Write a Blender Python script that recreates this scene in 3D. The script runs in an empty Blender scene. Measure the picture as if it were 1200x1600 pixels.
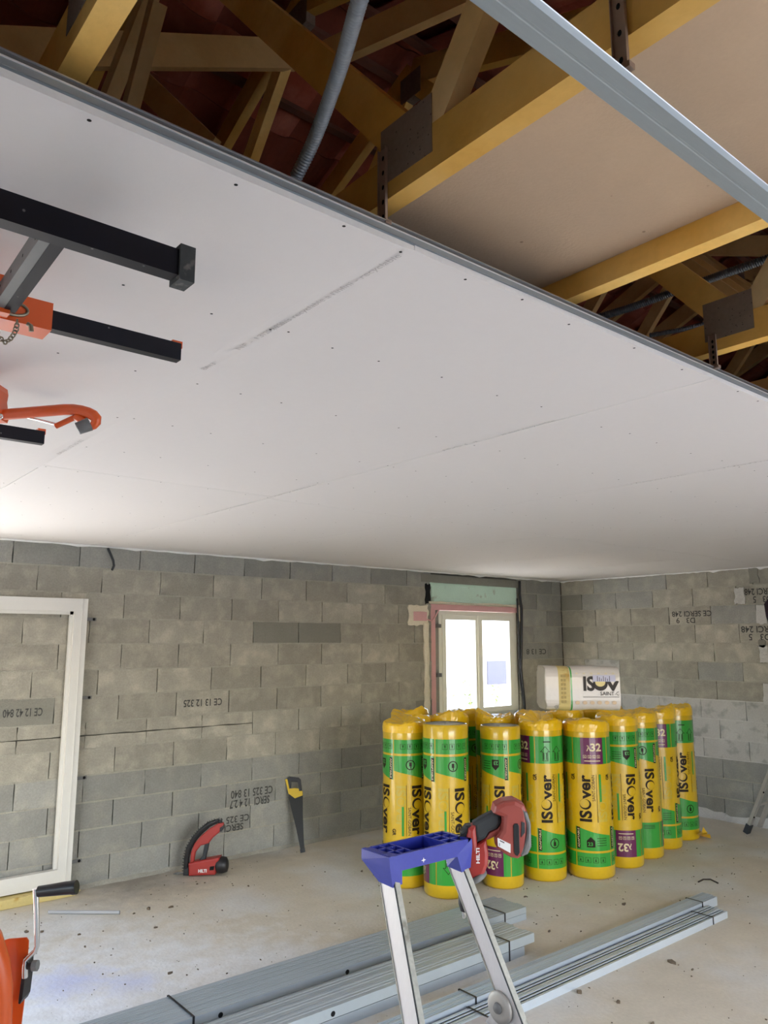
import bpy, bmesh, math, random
from mathutils import Vector, Matrix
random.seed(7)
C = bpy.context.scene.collection
sc = bpy.context.scene
R = math.radians
# ---------------------------------------------------------------- camera
CAM = Vector((-8.2207, -6.3050, 1.87)); YAW, PITCH = R(50.393), R(9.482); FPX = 1201.0
FW = Vector((math.cos(PITCH)*math.cos(YAW), math.cos(PITCH)*math.sin(YAW), math.sin(PITCH)))
RT = Vector((math.sin(YAW), -math.cos(YAW), 0)); UP = RT.cross(FW)
cd = bpy.data.cameras.new('camera'); cam = bpy.data.objects.new('camera', cd); C.objects.link(cam)
cd.sensor_fit = 'HORIZONTAL'; cd.sensor_width = 36; cd.lens = 36*FPX/1200; cd.clip_start = .02; cd.clip_end = 300
m = Matrix((RT, UP, -FW)).transposed().to_4x4(); m.translation = CAM; cam.matrix_world = m
sc.camera = cam
# ---------------------------------------------------------------- light and exposure
sc.view_settings.view_transform = 'Standard'; sc.view_settings.look = 'None'
sc.view_settings.gamma = 1; sc.view_settings.use_curve_mapping = False
sc.view_settings.exposure = 0.20
try:
    sc.cycles.use_denoising = True; sc.cycles.max_bounces = 10; sc.cycles.diffuse_bounces = 6
    sc.cycles.sample_clamp_indirect = 8; sc.cycles.caustics_refractive = False; sc.cycles.caustics_reflective = False
except Exception: pass
w = bpy.data.worlds.new('sky'); sc.world = w; w.use_nodes = True
nt = w.node_tree; bg = nt.nodes['Background']
sky = nt.nodes.new('ShaderNodeTexSky'); sky.sky_type = 'NISHITA'; sky.sun_disc = False
sky.sun_elevation = R(48); sky.sun_rotation = R(200); sky.dust_density = 2.0
nt.links.new(sky.outputs[0], bg.inputs[0]); bg.inputs[1].default_value = 1.3
sl = bpy.data.lights.new('sun', 'SUN'); sl.energy = 27; sl.angle = R(0.6); sl.color = (1, .97, .93)
so = bpy.data.objects.new('sun', sl); C.objects.link(so)
so.rotation_euler = Vector((.05, .60, .85)).to_track_quat('Z', 'Y').to_euler()
def portal(name, loc, rot, sx, sy):
    l = bpy.data.lights.new(name, 'AREA'); l.shape = 'RECTANGLE'; l.size = sx; l.size_y = sy
    l.cycles.is_portal = True
    o = bpy.data.objects.new(name, l); C.objects.link(o); o.location = loc; o.rotation_euler = rot
# door opening in the back wall beyond the left edge, window, wide opening behind the camera
portal('portal_door', (-8.275, .10, 1.1), (R(-90), 0, 0), 2.65, 2.2)
portal('portal_window', (-1.52, .16, 1.67), (R(-90), 0, 0), 1.3, 1.1)
portal('portal_garage', (-5.2, -7.9, 1.15), (R(90), 0, 0), 3.6, 2.3)
portal('portal_left', (-10.7, -4.4, 1.1), (0, R(-90), 0), 2.2, 3.0)  # guides sky light through the added opening in the left wall
# ---------------------------------------------------------------- helpers
def tag(o, label, cat, group=None, kind=None):
    if label: o['label'] = label
    if cat: o['category'] = cat
    if group: o['group'] = group
    if kind: o['kind'] = kind
    return o
def thing(name, label, cat, loc=(0, 0, 0), rz=0, group=None):
    o = bpy.data.objects.new(name, None); o.empty_display_size = .05
    C.objects.link(o); o.location = loc; o.rotation_euler = (0, 0, rz)
    return tag(o, label, cat, group)
def link(name, me, parent=None, loc=None):
    o = bpy.data.objects.new(name, me); C.objects.link(o)
    if parent: o.parent = parent
    if loc is not None: o.location = loc
    return o
def lab(o, s): o['label'] = s; return o
class MB:
    def __init__(s): s.v = []; s.f = []; s.m = []; s.sm = []
    def add(s, vs, fs, mi=0, smooth=False):
        b = len(s.v); s.v += [tuple(v) for v in vs]
        for f in fs: s.f.append(tuple(b+i for i in f)); s.m.append(mi); s.sm.append(smooth)
        return s
    def box(s, a, b, mi=0):
        x0, y0, z0 = a; x1, y1, z1 = b
        return s.add([(x0,y0,z0),(x1,y0,z0),(x1,y1,z0),(x0,y1,z0),(x0,y0,z1),(x1,y0,z1),(x1,y1,z1),(x0,y1,z1)],
                     [(0,3,2,1),(4,5,6,7),(0,1,5,4),(1,2,6,5),(2,3,7,6),(3,0,4,7)], mi)
    def bar(s, p, q, wa, wb, ref=(0, 0, 1), mi=0):
        """rectangular bar p to q; wb along ref-ish direction, wa across"""
        p, q = Vector(p), Vector(q); d = (q-p).normalized(); r = Vector(ref)
        a = d.cross(r).normalized()*wa/2; b = a.cross(d).normalized()*wb/2
        return s.add([p-a-b, p+a-b, p+a+b, p-a+b, q-a-b, q+a-b, q+a+b, q-a+b],
                     [(0,3,2,1),(4,5,6,7),(0,1,5,4),(1,2,6,5),(2,3,7,6),(3,0,4,7)], mi)
    def tube(s, path, rad, n=12, mi=0, caps=True, smooth=True):
        path = [Vector(p) for p in path]; N = len(path)
        if not hasattr(rad, '__len__'): rad = [rad]*N
        rings = []; prev = None
        for i, p in enumerate(path):
            d = (path[min(i+1, N-1)]-path[max(i-1, 0)]).normalized()
            if prev is None:
                a = d.orthogonal().normalized()
            else:
                a = (prev-d*prev.dot(d)).normalized()
            prev = a; b = d.cross(a)
            rings.append([p+(a*math.cos(t)+b*math.sin(t))*rad[i] for t in [2*math.pi*k/n for k in range(n)]])
        vs = [v for r_ in rings for v in r_]; fs = []
        for i in range(N-1):
            for k in range(n): fs.append((i*n+k, i*n+(k+1) % n, (i+1)*n+(k+1) % n, (i+1)*n+k))
        s.add(vs, fs, mi, smooth)
        if caps:
            s.add(rings[0], [tuple(range(n))[::-1]], mi); s.add(rings[-1], [tuple(range(n))], mi)
        return s
    def lathe(s, prof, org=(0, 0, 0), ax=(0, 0, 1), n=24, mi=0):
        o = Vector(org); ax = Vector(ax).normalized()
        return s.tube([o+ax*(z+i*2e-5) for i, (r_, z) in enumerate(prof)], [max(r_, 1e-4) for r_, z in prof], n, mi)
    def prism(s, pts, org, X, Y, Z, t, mi=0, bev=0.0):
        """2-D outline pts in the X,Y plane at org, thickness t towards Z, chamfered rims"""
        org, X, Y, Z = Vector(org), Vector(X), Vector(Y), Vector(Z)
        n = len(pts); cx = sum(p[0] for p in pts)/n; cy = sum(p[1] for p in pts)/n
        area = sum(pts[i][0]*pts[(i+1) % n][1]-pts[(i+1) % n][0]*pts[i][1] for i in range(n))
        if area < 0: pts = pts[::-1]
        def ins(b):
            out = []
            for i in range(n):
                p0, p1, p2 = Vector(pts[i-1]), Vector(pts[i]), Vector(pts[(i+1) % n])
                e1 = (p1-p0).normalized(); e2 = (p2-p1).normalized()
                n1 = Vector((-e1.y, e1.x)); n2 = Vector((-e2.y, e2.x)); nn = n1+n2
                if nn.length < 1e-6: nn = n1
                nn = nn.normalized(); k = min(2.0, 1/max(.35, nn.dot(n1)))
                out.append(p1+nn*b*k)
            return out
        P3 = lambda q, z: org+X*q[0]+Y*q[1]+Z*z
        if bev > 0: layers = [(ins(bev), 0), (ins(bev*.3), bev*.3), (pts, bev), (pts, t-bev), (ins(bev*.3), t-bev*.3), (ins(bev), t)]
        else: layers = [(pts, 0), (pts, t)]
        vs = [P3(q, z) for L, z in layers for q in L]; fs = []
        for l in range(len(layers)-1):
            for i in range(n): fs.append((l*n+i, l*n+(i+1) % n, (l+1)*n+(i+1) % n, (l+1)*n+i))
        fs.append(tuple(range(n))[::-1]); fs.append(tuple((len(layers)-1)*n+i for i in range(n)))
        return s.add(vs, fs, mi)
    def mesh(s, name, mats, off=(0, 0, 0)):
        me = bpy.data.meshes.new(name); o = Vector(off)
        me.from_pydata([tuple(Vector(v)-o) for v in s.v], [], s.f)
        for mt in (mats if isinstance(mats, (list, tuple)) else [mats]): me.materials.append(mt)
        me.polygons.foreach_set('material_index', s.m); me.polygons.foreach_set('use_smooth', s.sm)
        me.update(); bm = bmesh.new(); bm.from_mesh(me); bmesh.ops.recalc_face_normals(bm, faces=bm.faces)
        bm.to_mesh(me); bm.free()
        return me
    def build(s, name, mats, parent=None, world=True):
        off = Vector((0, 0, 0)); q = parent
        while q is not None and world: off = off+Vector(q.location); q = q.parent
        return link(name, s.mesh(name, mats, off), parent)
# camera rays: real points in the room found from directions (metres)
def ray(px, py): return FW+RT*((px-600)/FPX)-UP*((py-800)/FPX)
def onz(px, py, z): d = ray(px, py); return CAM+d*((z-CAM.z)/d.z)
def onx(px, py, x): d = ray(px, py); return CAM+d*((x-CAM.x)/d.x)
def ony(px, py, y): d = ray(px, py); return CAM+d*((y-CAM.y)/d.y)
def atd(px, py, D): return CAM+ray(px, py)*D
# ---------------------------------------------------------------- materials
def mat(name, col, rough=.6, metal=0, coat=0, noise=None, bump=None, rnd=None, col2=None, coords='Object', emis=None, spec=.5, stretch=None, spots=None):
    """noise=(scale, amount) darkens/lightens; rnd=per-object value spread; col2=(colour, scale, lo, hi) patches; bump=(scale, strength)"""
    M = bpy.data.materials.new(name); M.use_nodes = True; t = M.node_tree; L = t.links.new; N = t.nodes.new
    p = t.nodes['Principled BSDF']; p.inputs['Roughness'].default_value = rough; p.inputs['Metallic'].default_value = metal
    p.inputs['Specular IOR Level'].default_value = spec
    if coat: p.inputs['Coat Weight'].default_value = coat; p.inputs['Coat Roughness'].default_value = .12
    tc = N('ShaderNodeTexCoord'); src = tc.outputs[coords]
    if stretch or rnd is not None:
        mp = N('ShaderNodeMapping'); L(src, mp.inputs[0])
        if stretch: mp.inputs['Scale'].default_value = stretch
        if rnd is not None:
            oi = N('ShaderNodeObjectInfo'); ml = N('ShaderNodeMath'); ml.operation = 'MULTIPLY'; ml.inputs[1].default_value = 37.0
            L(oi.outputs['Random'], ml.inputs[0]); cb = N('ShaderNodeCombineXYZ'); L(ml.outputs[0], cb.inputs[0]); L(ml.outputs[0], cb.inputs[2])
            L(cb.outputs[0], mp.inputs['Location'])
        src = mp.outputs[0]
    base = N('ShaderNodeRGB'); base.outputs[0].default_value = (*col, 1); cur = base.outputs[0]
    if col2:
        c2, s2, lo, hi = col2; n = N('ShaderNodeTexNoise'); n.inputs['Scale'].default_value = s2; n.inputs['Detail'].default_value = 5; L(src, n.inputs['Vector'])
        mr = N('ShaderNodeMapRange'); mr.inputs[1].default_value = lo; mr.inputs[2].default_value = hi; L(n.outputs[0], mr.inputs[0])
        mx = N('ShaderNodeMix'); mx.data_type = 'RGBA'; L(mr.outputs[0], mx.inputs[0]); L(cur, mx.inputs[6]); mx.inputs[7].default_value = (*c2, 1); cur = mx.outputs[2]
    def mul(fac_out, lo, hi, cur):
        mr = N('ShaderNodeMapRange'); mr.inputs[3].default_value = lo; mr.inputs[4].default_value = hi; L(fac_out, mr.inputs[0])
        vm = N('ShaderNodeVectorMath'); vm.operation = 'SCALE'; L(cur, vm.inputs[0]); L(mr.outputs[0], vm.inputs['Scale']); return vm.outputs[0]
    if noise:
        for sc_, am in (noise if isinstance(noise[0], tuple) else (noise,)):
            n = N('ShaderNodeTexNoise'); n.inputs['Scale'].default_value = sc_; n.inputs['Detail'].default_value = 6; L(src, n.inputs['Vector'])
            cur = mul(n.outputs[0], 1-am, 1+am, cur)
    if rnd:
        oi2 = N('ShaderNodeObjectInfo'); cur = mul(oi2.outputs['Random'], 1-rnd, 1+rnd, cur)
    if spots:
        s_, th, c_ = spots; vo = N('ShaderNodeTexVoronoi'); vo.inputs['Scale'].default_value = s_; L(src, vo.inputs['Vector'])
        mr = N('ShaderNodeMapRange'); mr.inputs[1].default_value = th; mr.inputs[2].default_value = th*.6; L(vo.outputs['Distance'], mr.inputs[0])
        mx = N('ShaderNodeMix'); mx.data_type = 'RGBA'; L(mr.outputs[0], mx.inputs[0]); L(cur, mx.inputs[6]); mx.inputs[7].default_value = (*c_, 1); cur = mx.outputs[2]
    L(cur, p.inputs['Base Color'])
    if bump:
        n = N('ShaderNodeTexNoise'); n.inputs['Scale'].default_value = bump[0]; n.inputs['Detail'].default_value = 6; L(src, n.inputs['Vector'])
        b = N('ShaderNodeBump'); b.inputs['Strength'].default_value = bump[1]; b.inputs['Distance'].default_value = .01; L(n.outputs[0], b.inputs['Height']); L(b.outputs[0], p.inputs['Normal'])
    if emis: p.inputs['Emission Color'].default_value = (*emis[0], 1); p.inputs['Emission Strength'].default_value = emis[1]
    return M
def wood(name, c1, c2):
    M = mat(name, c1, .7, noise=((6, .12), (60, .08)), bump=(40, .15), rnd=.16, stretch=(1, 1, 1), col2=(c2, 3, .42, .62))
    return M
m_plaster = mat('plasterboard_paper', (.675, .65, .645), .85, noise=((1.2, .02), (30, .015)), bump=(120, .03))
m_pedge = mat('plasterboard_cut_edge', (.80, .80, .79), .9, noise=(90, .06))
m_backing = mat('ceiling_backing', (.40, .39, .37), .9, noise=(20, .1))
m_blk_beige = mat('block_warm', (.345, .328, .275), .95, noise=((3, .16), (70, .22), (14, .14)), bump=(160, .5), rnd=.13, col2=((.43, .405, .335), 6, .48, .66))
m_blk_grey = mat('block_grey', (.30, .30, .275), .95, noise=((3, .15), (70, .22), (14, .12)), bump=(160, .5), rnd=.13, col2=((.36, .35, .305), 5, .5, .68))
m_blk_dark = mat('block_dark', (.245, .24, .205), .95, noise=((5, .12), (70, .14)), bump=(160, .5), rnd=.10)
m_blk_white = mat('block_limewashed', (.50, .49, .46), .95, noise=((5, .14), (60, .12)), bump=(120, .6), rnd=.08, col2=((.36, .355, .33), 7, .52, .62))
m_mortar = mat('mortar', (.37, .355, .30), .95, noise=((9, .25), (80, .15)), bump=(90, .8))
m_mortar_w = mat('mortar_pale', (.56, .55, .52), .95, noise=((9, .15), (80, .1)), bump=(60, .9))
m_core = mat('wall_core_dark', (.12, .115, .10), .95, noise=(20, .2))
m_render = mat('wall_plain_cement', (.33, .32, .285), .95, noise=((3, .12), (50, .1)), bump=(80, .4))
m_ink = mat('black_ink', (.07, .07, .065), .9, noise=(60, .5))
m_inkf = mat('faded_ink', (.47, .45, .445), .9, noise=(200, .5))
m_foam = mat('filler_foam', (.82, .75, .60), .95, noise=(60, .12), bump=(60, 1))
m_pink = mat('pink_insulation', (.74, .42, .42), .8, noise=((6, .1), (60, .06)), bump=(80, .2))
m_aqua = mat('aqua_board', (.56, .76, .65), .8, noise=((5, .08), (50, .05)), col2=((.38, .46, .37), 9, .6, .68), bump=(50, .3))
m_pvc = mat('white_window_plastic', (.90, .90, .80), .35, noise=(20, .02))
m_frame = mat('white_primed_frame', (.68, .67, .63), .45, noise=((8, .04), (90, .03)))
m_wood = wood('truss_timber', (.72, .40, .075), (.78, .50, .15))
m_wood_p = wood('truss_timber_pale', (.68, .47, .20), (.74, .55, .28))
m_wood_b = wood('truss_timber_brown', (.58, .34, .12), (.66, .43, .18))
m_wood_r = mat('batten_timber', (.16, .06, .035), .9, noise=(9, .2), rnd=.2)
m_tile = mat('clay_tile_underside', (.30, .065, .032), .9, noise=((6, .3), (50, .15)), rnd=.3, bump=(30, .4), col2=((.42, .14, .09), 3, .55, .72))
m_board = mat('fibreboard', (.52, .385, .265), .9, noise=((3, .08), (14, .05), (120, .05)), bump=(150, .12), spots=(9, .045, (.30, .21, .14)))
m_galv = mat('galvanised_steel', (.55, .58, .60), .38, metal=.85, noise=((8, .1), (60, .08)), bump=(60, .05), stretch=(.3, 6, 6))
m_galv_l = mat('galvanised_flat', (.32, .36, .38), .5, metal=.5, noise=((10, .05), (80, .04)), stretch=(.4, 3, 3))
m_stud = mat('stud_steel', (.47, .52, .545), .40, metal=.45, noise=((1.5, .05), (14, .06)), rnd=.12)
m_stud_b = mat('stud_steel_painted_shine', (.62, .69, .76), .33, metal=.5, noise=((1.5, .05), (14, .05)), rnd=.10)  # lighter copy of the stud steel, its reflected light put into the colour
m_plate = mat('nail_plate_steel', (.27, .215, .17), .65, metal=.3, noise=((12, .25), (90, .2)), spots=(70, .16, (.10, .07, .05)))
m_hang = mat('hanger_steel', (.36, .27, .22), .5, metal=.4, noise=(30, .2))
m_black = mat('black_plastic', (.012, .012, .014), .4, noise=(30, .3))
m_blkpaint = mat('worn_black_paint', (.004, .004, .008), .5, spec=.25, noise=(20, .4), spots=(24, .07, (.14, .14, .14)))
m_dark = mat('dark_grey_rubber', (.028, .032, .036), .7, noise=(60, .2))
m_rubber = mat('scuffed_rubber', (.035, .04, .042), .8, noise=(60, .4), col2=((.16, .15, .14), 40, .55, .7))
m_hole = mat('dark_opening', (.004, .004, .004), 1)
m_orange = mat('orange_paint', (.66, .095, .012), .36, coat=.3, noise=(6, .05))
m_red = mat('red_tool_plastic', (.34, .028, .022), .42, noise=(20, .06))
m_redl = mat('dusty_red_tool_plastic', (.30, .055, .042), .5, noise=(20, .08))
m_toolg = mat('grey_tool_plastic', (.16, .16, .16), .5, noise=(30, .1))
m_white = mat('white_print', (.75, .75, .75), .6)
m_chrome = mat('chromed_steel', (.78, .78, .76), .18, metal=1, noise=(20, .08))
m_chain = mat('dull_chain_steel', (.30, .27, .20), .4, metal=.9)
m_alu = mat('brushed_aluminium', (.72, .70, .70), .40, metal=.55, noise=((14, .06), (90, .06)), stretch=(4, 4, .4))
m_aluw = mat('worn_aluminium_edge', (.42, .41, .36), .65, spec=.3, noise=((20, .2), (80, .25)), col2=((.24, .23, .19), 18, .56, .66))
m_alud = mat('oxidised_hinge_casting', (.42, .40, .37), .5, metal=.5, noise=(20, .15))
m_blue = mat('blue_tray_plastic', (.022, .034, .32), .35, noise=((20, .1), (90, .1)), spots=(24, .05, (.25, .28, .6)))
m_conduit = mat('grey_corrugated_conduit', (.22, .245, .27), .35, noise=(30, .1))
m_conduit_d = mat('dark_corrugated_conduit', (.07, .08, .09), .4)
m_yel = mat('yellow_film', (.64, .41, .006), .32, coat=.8, noise=((5, .1), (40, .05)), bump=(14, .35))
m_yelc = mat('crumpled_yellow_film', (.85, .52, .006), .3, coat=.7, noise=(20, .1), bump=(30, .6))
m_grn = mat('green_print', (.03, .31, .035), .32, coat=.8, noise=(5, .08), bump=(14, .35))
m_pur = mat('purple_print', (.13, .012, .075), .32, coat=.8, noise=(5, .08), bump=(14, .3))
m_blkp = mat('black_print', (.018, .010, .004), .55, spec=.2, coat=.15)
m_ghost = mat('pale_gold_print', (.56, .42, .05), .35, coat=.6)
m_cream = mat('cream_print', (.74, .62, .36), .4, coat=.5)
m_wool = mat('mineral_wool_end', (.55, .52, .44), .9, noise=(30, .1), bump=(90, .8))
m_wfilm = mat('white_film', (.66, .615, .57), .35, coat=.5, noise=(6, .05), bump=(9, .4))
m_sticker = mat('pale_lilac_sticker', (.55, .55, .70), .6)
m_timber_y = mat('yellow_painted_beam', (.62, .50, .20), .7, noise=((8, .12), (60, .1)), col2=((.45, .28, .06), 9, .58, .68))
m_purple_cloth = mat('dark_purple_cloth', (.02, .008, .02), .95, noise=(20, .2), bump=(30, .5))
m_blade = mat('black_saw_blade', (.012, .012, .010), .35, metal=.3)
m_yplast = mat('yellow_saw_grip', (.62, .42, .02), .5)
m_rub = mat('rubble', (.10, .075, .05), .95, rnd=.4, noise=(40, .3))
m_twig = mat('dark_stick', (.03, .022, .018), .9)
m_gplast = mat('grey_pipe_plastic', (.38, .38, .38), .4)
m_ground = mat('pale_gravel', (.58, .56, .52), .95, noise=((2, .1), (40, .15)))
m_terr = mat('grey_gravel_terrace', (.25, .26, .27), .95, noise=((2, .1), (40, .15)))
m_neigh = mat('pale_house_render', (.75, .72, .66), .9, noise=(3, .05))
m_bluegrey = mat('blue_grey_shutter', (.095, .10, .135), .7)
m_leaf = mat('leaf_green', (.10, .16, .04), .8, rnd=.2)
# floor: concrete with dust, stains, a trace of blue chalk and painted daylight
def floor_mat():
    M = mat('dusty_concrete_painted_daylight', (.62, .56, .45), .75, noise=((.8, .12), (5, .12), (45, .10)), bump=(45, .35), col2=((.66, .645, .60), 1.1, .45, .62))
    t = M.node_tree; L = t.links.new; p = t.nodes['Principled BSDF']; cur = p.inputs['Base Color'].links[0].from_socket
    tc = t.nodes.new('ShaderNodeTexCoord')
    def blob(cx, cy, r, col, cur, am):
        mp = t.nodes.new('ShaderNodeMapping'); mp.inputs['Location'].default_value = (-cx/r, -cy/r, 0); mp.inputs['Scale'].default_value = (1/r, 1/r, 1); L(tc.outputs['Object'], mp.inputs[0])
        n = t.nodes.new('ShaderNodeTexNoise'); n.inputs['Scale'].default_value = 9; n.inputs['Detail'].default_value = 5; L(tc.outputs['Object'], n.inputs['Vector'])
        ln = t.nodes.new('ShaderNodeVectorMath'); ln.operation = 'LENGTH'; L(mp.outputs[0], ln.inputs[0])
        ad = t.nodes.new('ShaderNodeMath'); ad.operation = 'ADD'; L(ln.outputs['Value'], ad.inputs[0]); L(n.outputs[0], ad.inputs[1])
        mr = t.nodes.new('ShaderNodeMapRange'); mr.inputs[1].default_value = 1.45; mr.inputs[2].default_value = .6; mr.inputs[4].default_value = am; L(ad.outputs[0], mr.inputs[0])
        mx = t.nodes.new('ShaderNodeMix'); mx.data_type = 'RGBA'; L(mr.outputs[0], mx.inputs[0]); L(cur, mx.inputs[6]); mx.inputs[7].default_value = (*col, 1); return mx.outputs[2]
    cur = blob(-7.0, -2.5, 2.1, (.86, .88, .90), cur, .95)  # broad pale patch: daylight on the front-left floor, put into the colour
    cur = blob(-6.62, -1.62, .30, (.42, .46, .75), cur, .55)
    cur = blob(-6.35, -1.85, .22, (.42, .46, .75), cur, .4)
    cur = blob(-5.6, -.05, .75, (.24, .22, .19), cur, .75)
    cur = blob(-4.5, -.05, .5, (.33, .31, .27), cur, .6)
    L(cur, p.inputs['Base Color']); return M
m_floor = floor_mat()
# glass
m_glass = bpy.data.materials.new('clear_glass'); m_glass.use_nodes = True
t_ = m_glass.node_tree; t_.nodes.remove(t_.nodes['Principled BSDF'])
mx_ = t_.nodes.new('ShaderNodeMixShader'); tr_ = t_.nodes.new('ShaderNodeBsdfTransparent'); gl_ = t_.nodes.new('ShaderNodeBsdfGlossy'); gl_.inputs['Roughness'].default_value = .02
mx_.inputs[0].default_value = .06; t_.links.new(tr_.outputs[0], mx_.inputs[1]); t_.links.new(gl_.outputs[0], mx_.inputs[2]); t_.links.new(mx_.outputs[0], t_.nodes['Material Output'].inputs[0])
# ---------------------------------------------------------------- text
_tc = {}
def text2d(s, size=1.0, bold=0.0, spacing=1.0, shear=0):
    """flat letters as (verts, faces), origin left of the baseline"""
    k = (s, bold, spacing, shear)
    if k not in _tc:
        cu = bpy.data.curves.new('t', 'FONT'); cu.body = s; cu.size = 1; cu.offset = bold; cu.space_character = spacing; cu.shear = shear; cu.resolution_u = 3
        o = bpy.data.objects.new('t', cu); C.objects.link(o)
        dg = bpy.context.evaluated_depsgraph_get(); me = bpy.data.meshes.new_from_object(o.evaluated_get(dg))
        _tc[k] = ([v.co.copy() for v in me.vertices], [tuple(p.vertices) for p in me.polygons])
        bpy.data.objects.remove(o); bpy.data.curves.remove(cu); bpy.data.meshes.remove(me)
    v, f = _tc[k]
    return [(q.x*size, q.y*size) for q in v], f
def twidth(s, size, bold=0.0, spacing=1.0):
    v, f = text2d(s, size, bold, spacing); return max(q[0] for q in v)
def flat_text(mb, s, size, org, X, Y, mi=0, bold=0.0, fit=None):
    v, f = text2d(s, size, bold); k = fit/max(q[0] for q in v) if fit else 1
    org, X, Y = Vector(org), Vector(X), Vector(Y)
    mb.add([org+X*q[0]*k+Y*q[1] for q in v], f, mi)
# ================================================================ STRUCTURE
PZ = .2027; Z0 = 2.45; HC = 2.635
XL, YB = -10.6, -7.8
# floor
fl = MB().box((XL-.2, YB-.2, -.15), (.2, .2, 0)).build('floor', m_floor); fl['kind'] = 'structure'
# back wall (y = 0) with a window opening and a door opening beyond the left edge
WX0, WX1, WZ0, WZ1 = -2.32, -.84, .98, 2.51
DX0, DX1, DZ = -9.6, -6.95, 2.2
b = MB()
Y0, Y1, ZT = .032, .2, 2.78
for a, c in (((XL, Y0, 0), (DX0, Y1, ZT)), ((DX0, Y0, DZ), (DX1, Y1, ZT)), ((DX1, Y0, 0), (WX0, Y1, ZT)), ((WX0, Y0, 0), (WX1, Y1, WZ0)),
             ((WX0, Y0, WZ1), (WX1, Y1, ZT)), ((WX1, Y0, 0), (.2, Y1, ZT))): b.box(a, c)
wb = b.build('wall_back', m_core); wb['kind'] = 'structure'
b = MB(); b.box((.032, -10, 0), (.2, .032, ZT)); b.v = [(x, max(y, YB-.2), z) for x, y, z in b.v]
wr = b.build('wall_right', m_core); wr['kind'] = 'structure'
b = MB().box((XL-.2, YB-.2, 0), (XL, -5.9, ZT)).box((XL-.2, -2.9, 0), (XL, .2, ZT)).box((XL-.2, -5.9, 2.2), (XL, -2.9, ZT)); wl = b.build('wall_left', m_render); wl['kind'] = 'structure'  # unseen opening in this wall, added to bring daylight from the left
b = MB(); GX0, GX1, GZ = -7.0, -3.4, 2.3
for a, c in (((XL, YB-.2, 0), (GX0, YB, ZT)), ((GX0, YB-.2, GZ), (GX1, YB, ZT)), ((GX1, YB-.2, 0), (.2, YB, ZT))): b.box(a, c)
wf = b.build('wall_front', m_render); wf['kind'] = 'structure'
# blocks: a few shared shapes, each block an object of its own
def block_mesh(Lh, Hh, seed, mt, name='block'):
    rr = random.Random(seed); j = lambda a: rr.uniform(-a, a)
    D = .034; c = .004; vs = []; nx = 6; nz = 3
    b = MB()
    # front grid with worn rim
    for iz in range(nz+1):
        for ix in range(nx+1):
            u, v = ix/nx, iz/nz; ed = ix in (0, nx) or iz in (0, nz)
            x = Lh*u+(j(.0035) if ed else j(.004)); z = Hh*v+(j(.0035) if ed else 0)
            y = (j(.0012)-.0008) if not ed else .0025+rr.random()*.003
            vs.append((x, y, z))
    fs = [(i+k*(nx+1), i+1+k*(nx+1), i+1+(k+1)*(nx+1), i+(k+1)*(nx+1)) for k in range(nz) for i in range(nx)]
    rim = [i for i in range(nx+1)]+[(k+1)*(nx+1)-1 for k in range(1, nz+1)]+[nz*(nx+1)+i for i in range(nx-1, -1, -1)]+[k*(nx+1) for k in range(nz-1, 0, -1)]
    n0 = len(vs)
    for i in rim: x, y, z = vs[i]; vs.append((x, D, z))
    n = len(rim)
    for q in range(n): fs.append((rim[q], rim[(q+1) % n], n0+(q+1) % n, n0+q))
    b.add(vs, fs); return b.mesh(name, mt)
BH = PZ-.0065; BL = .4945
_bm = {}
def get_block(Lh, Hh, mt, seed):
    k = (round(Lh, 3), round(Hh, 3), mt.name, seed % 4)
    if k not in _bm: _bm[k] = block_mesh(Lh, Hh, hash(k[:2])+seed % 4 if False else int(Lh*1000)*7+int(Hh*1000)*3+seed % 4, mt)
    return _bm[k]
LR = [-6.679, -6.489, -6.297, -6.568, -6.296, -6.476, -6.297, -6.051, -6.303, -6.541, -6.294, -6.049, -6.30]
RRo = [.505, .318, .516, .821, .526, .828, 1.027, 1.831, 2.034, 1.835, 2.035, 1.84, 2.025]
block_at = {}
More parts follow.
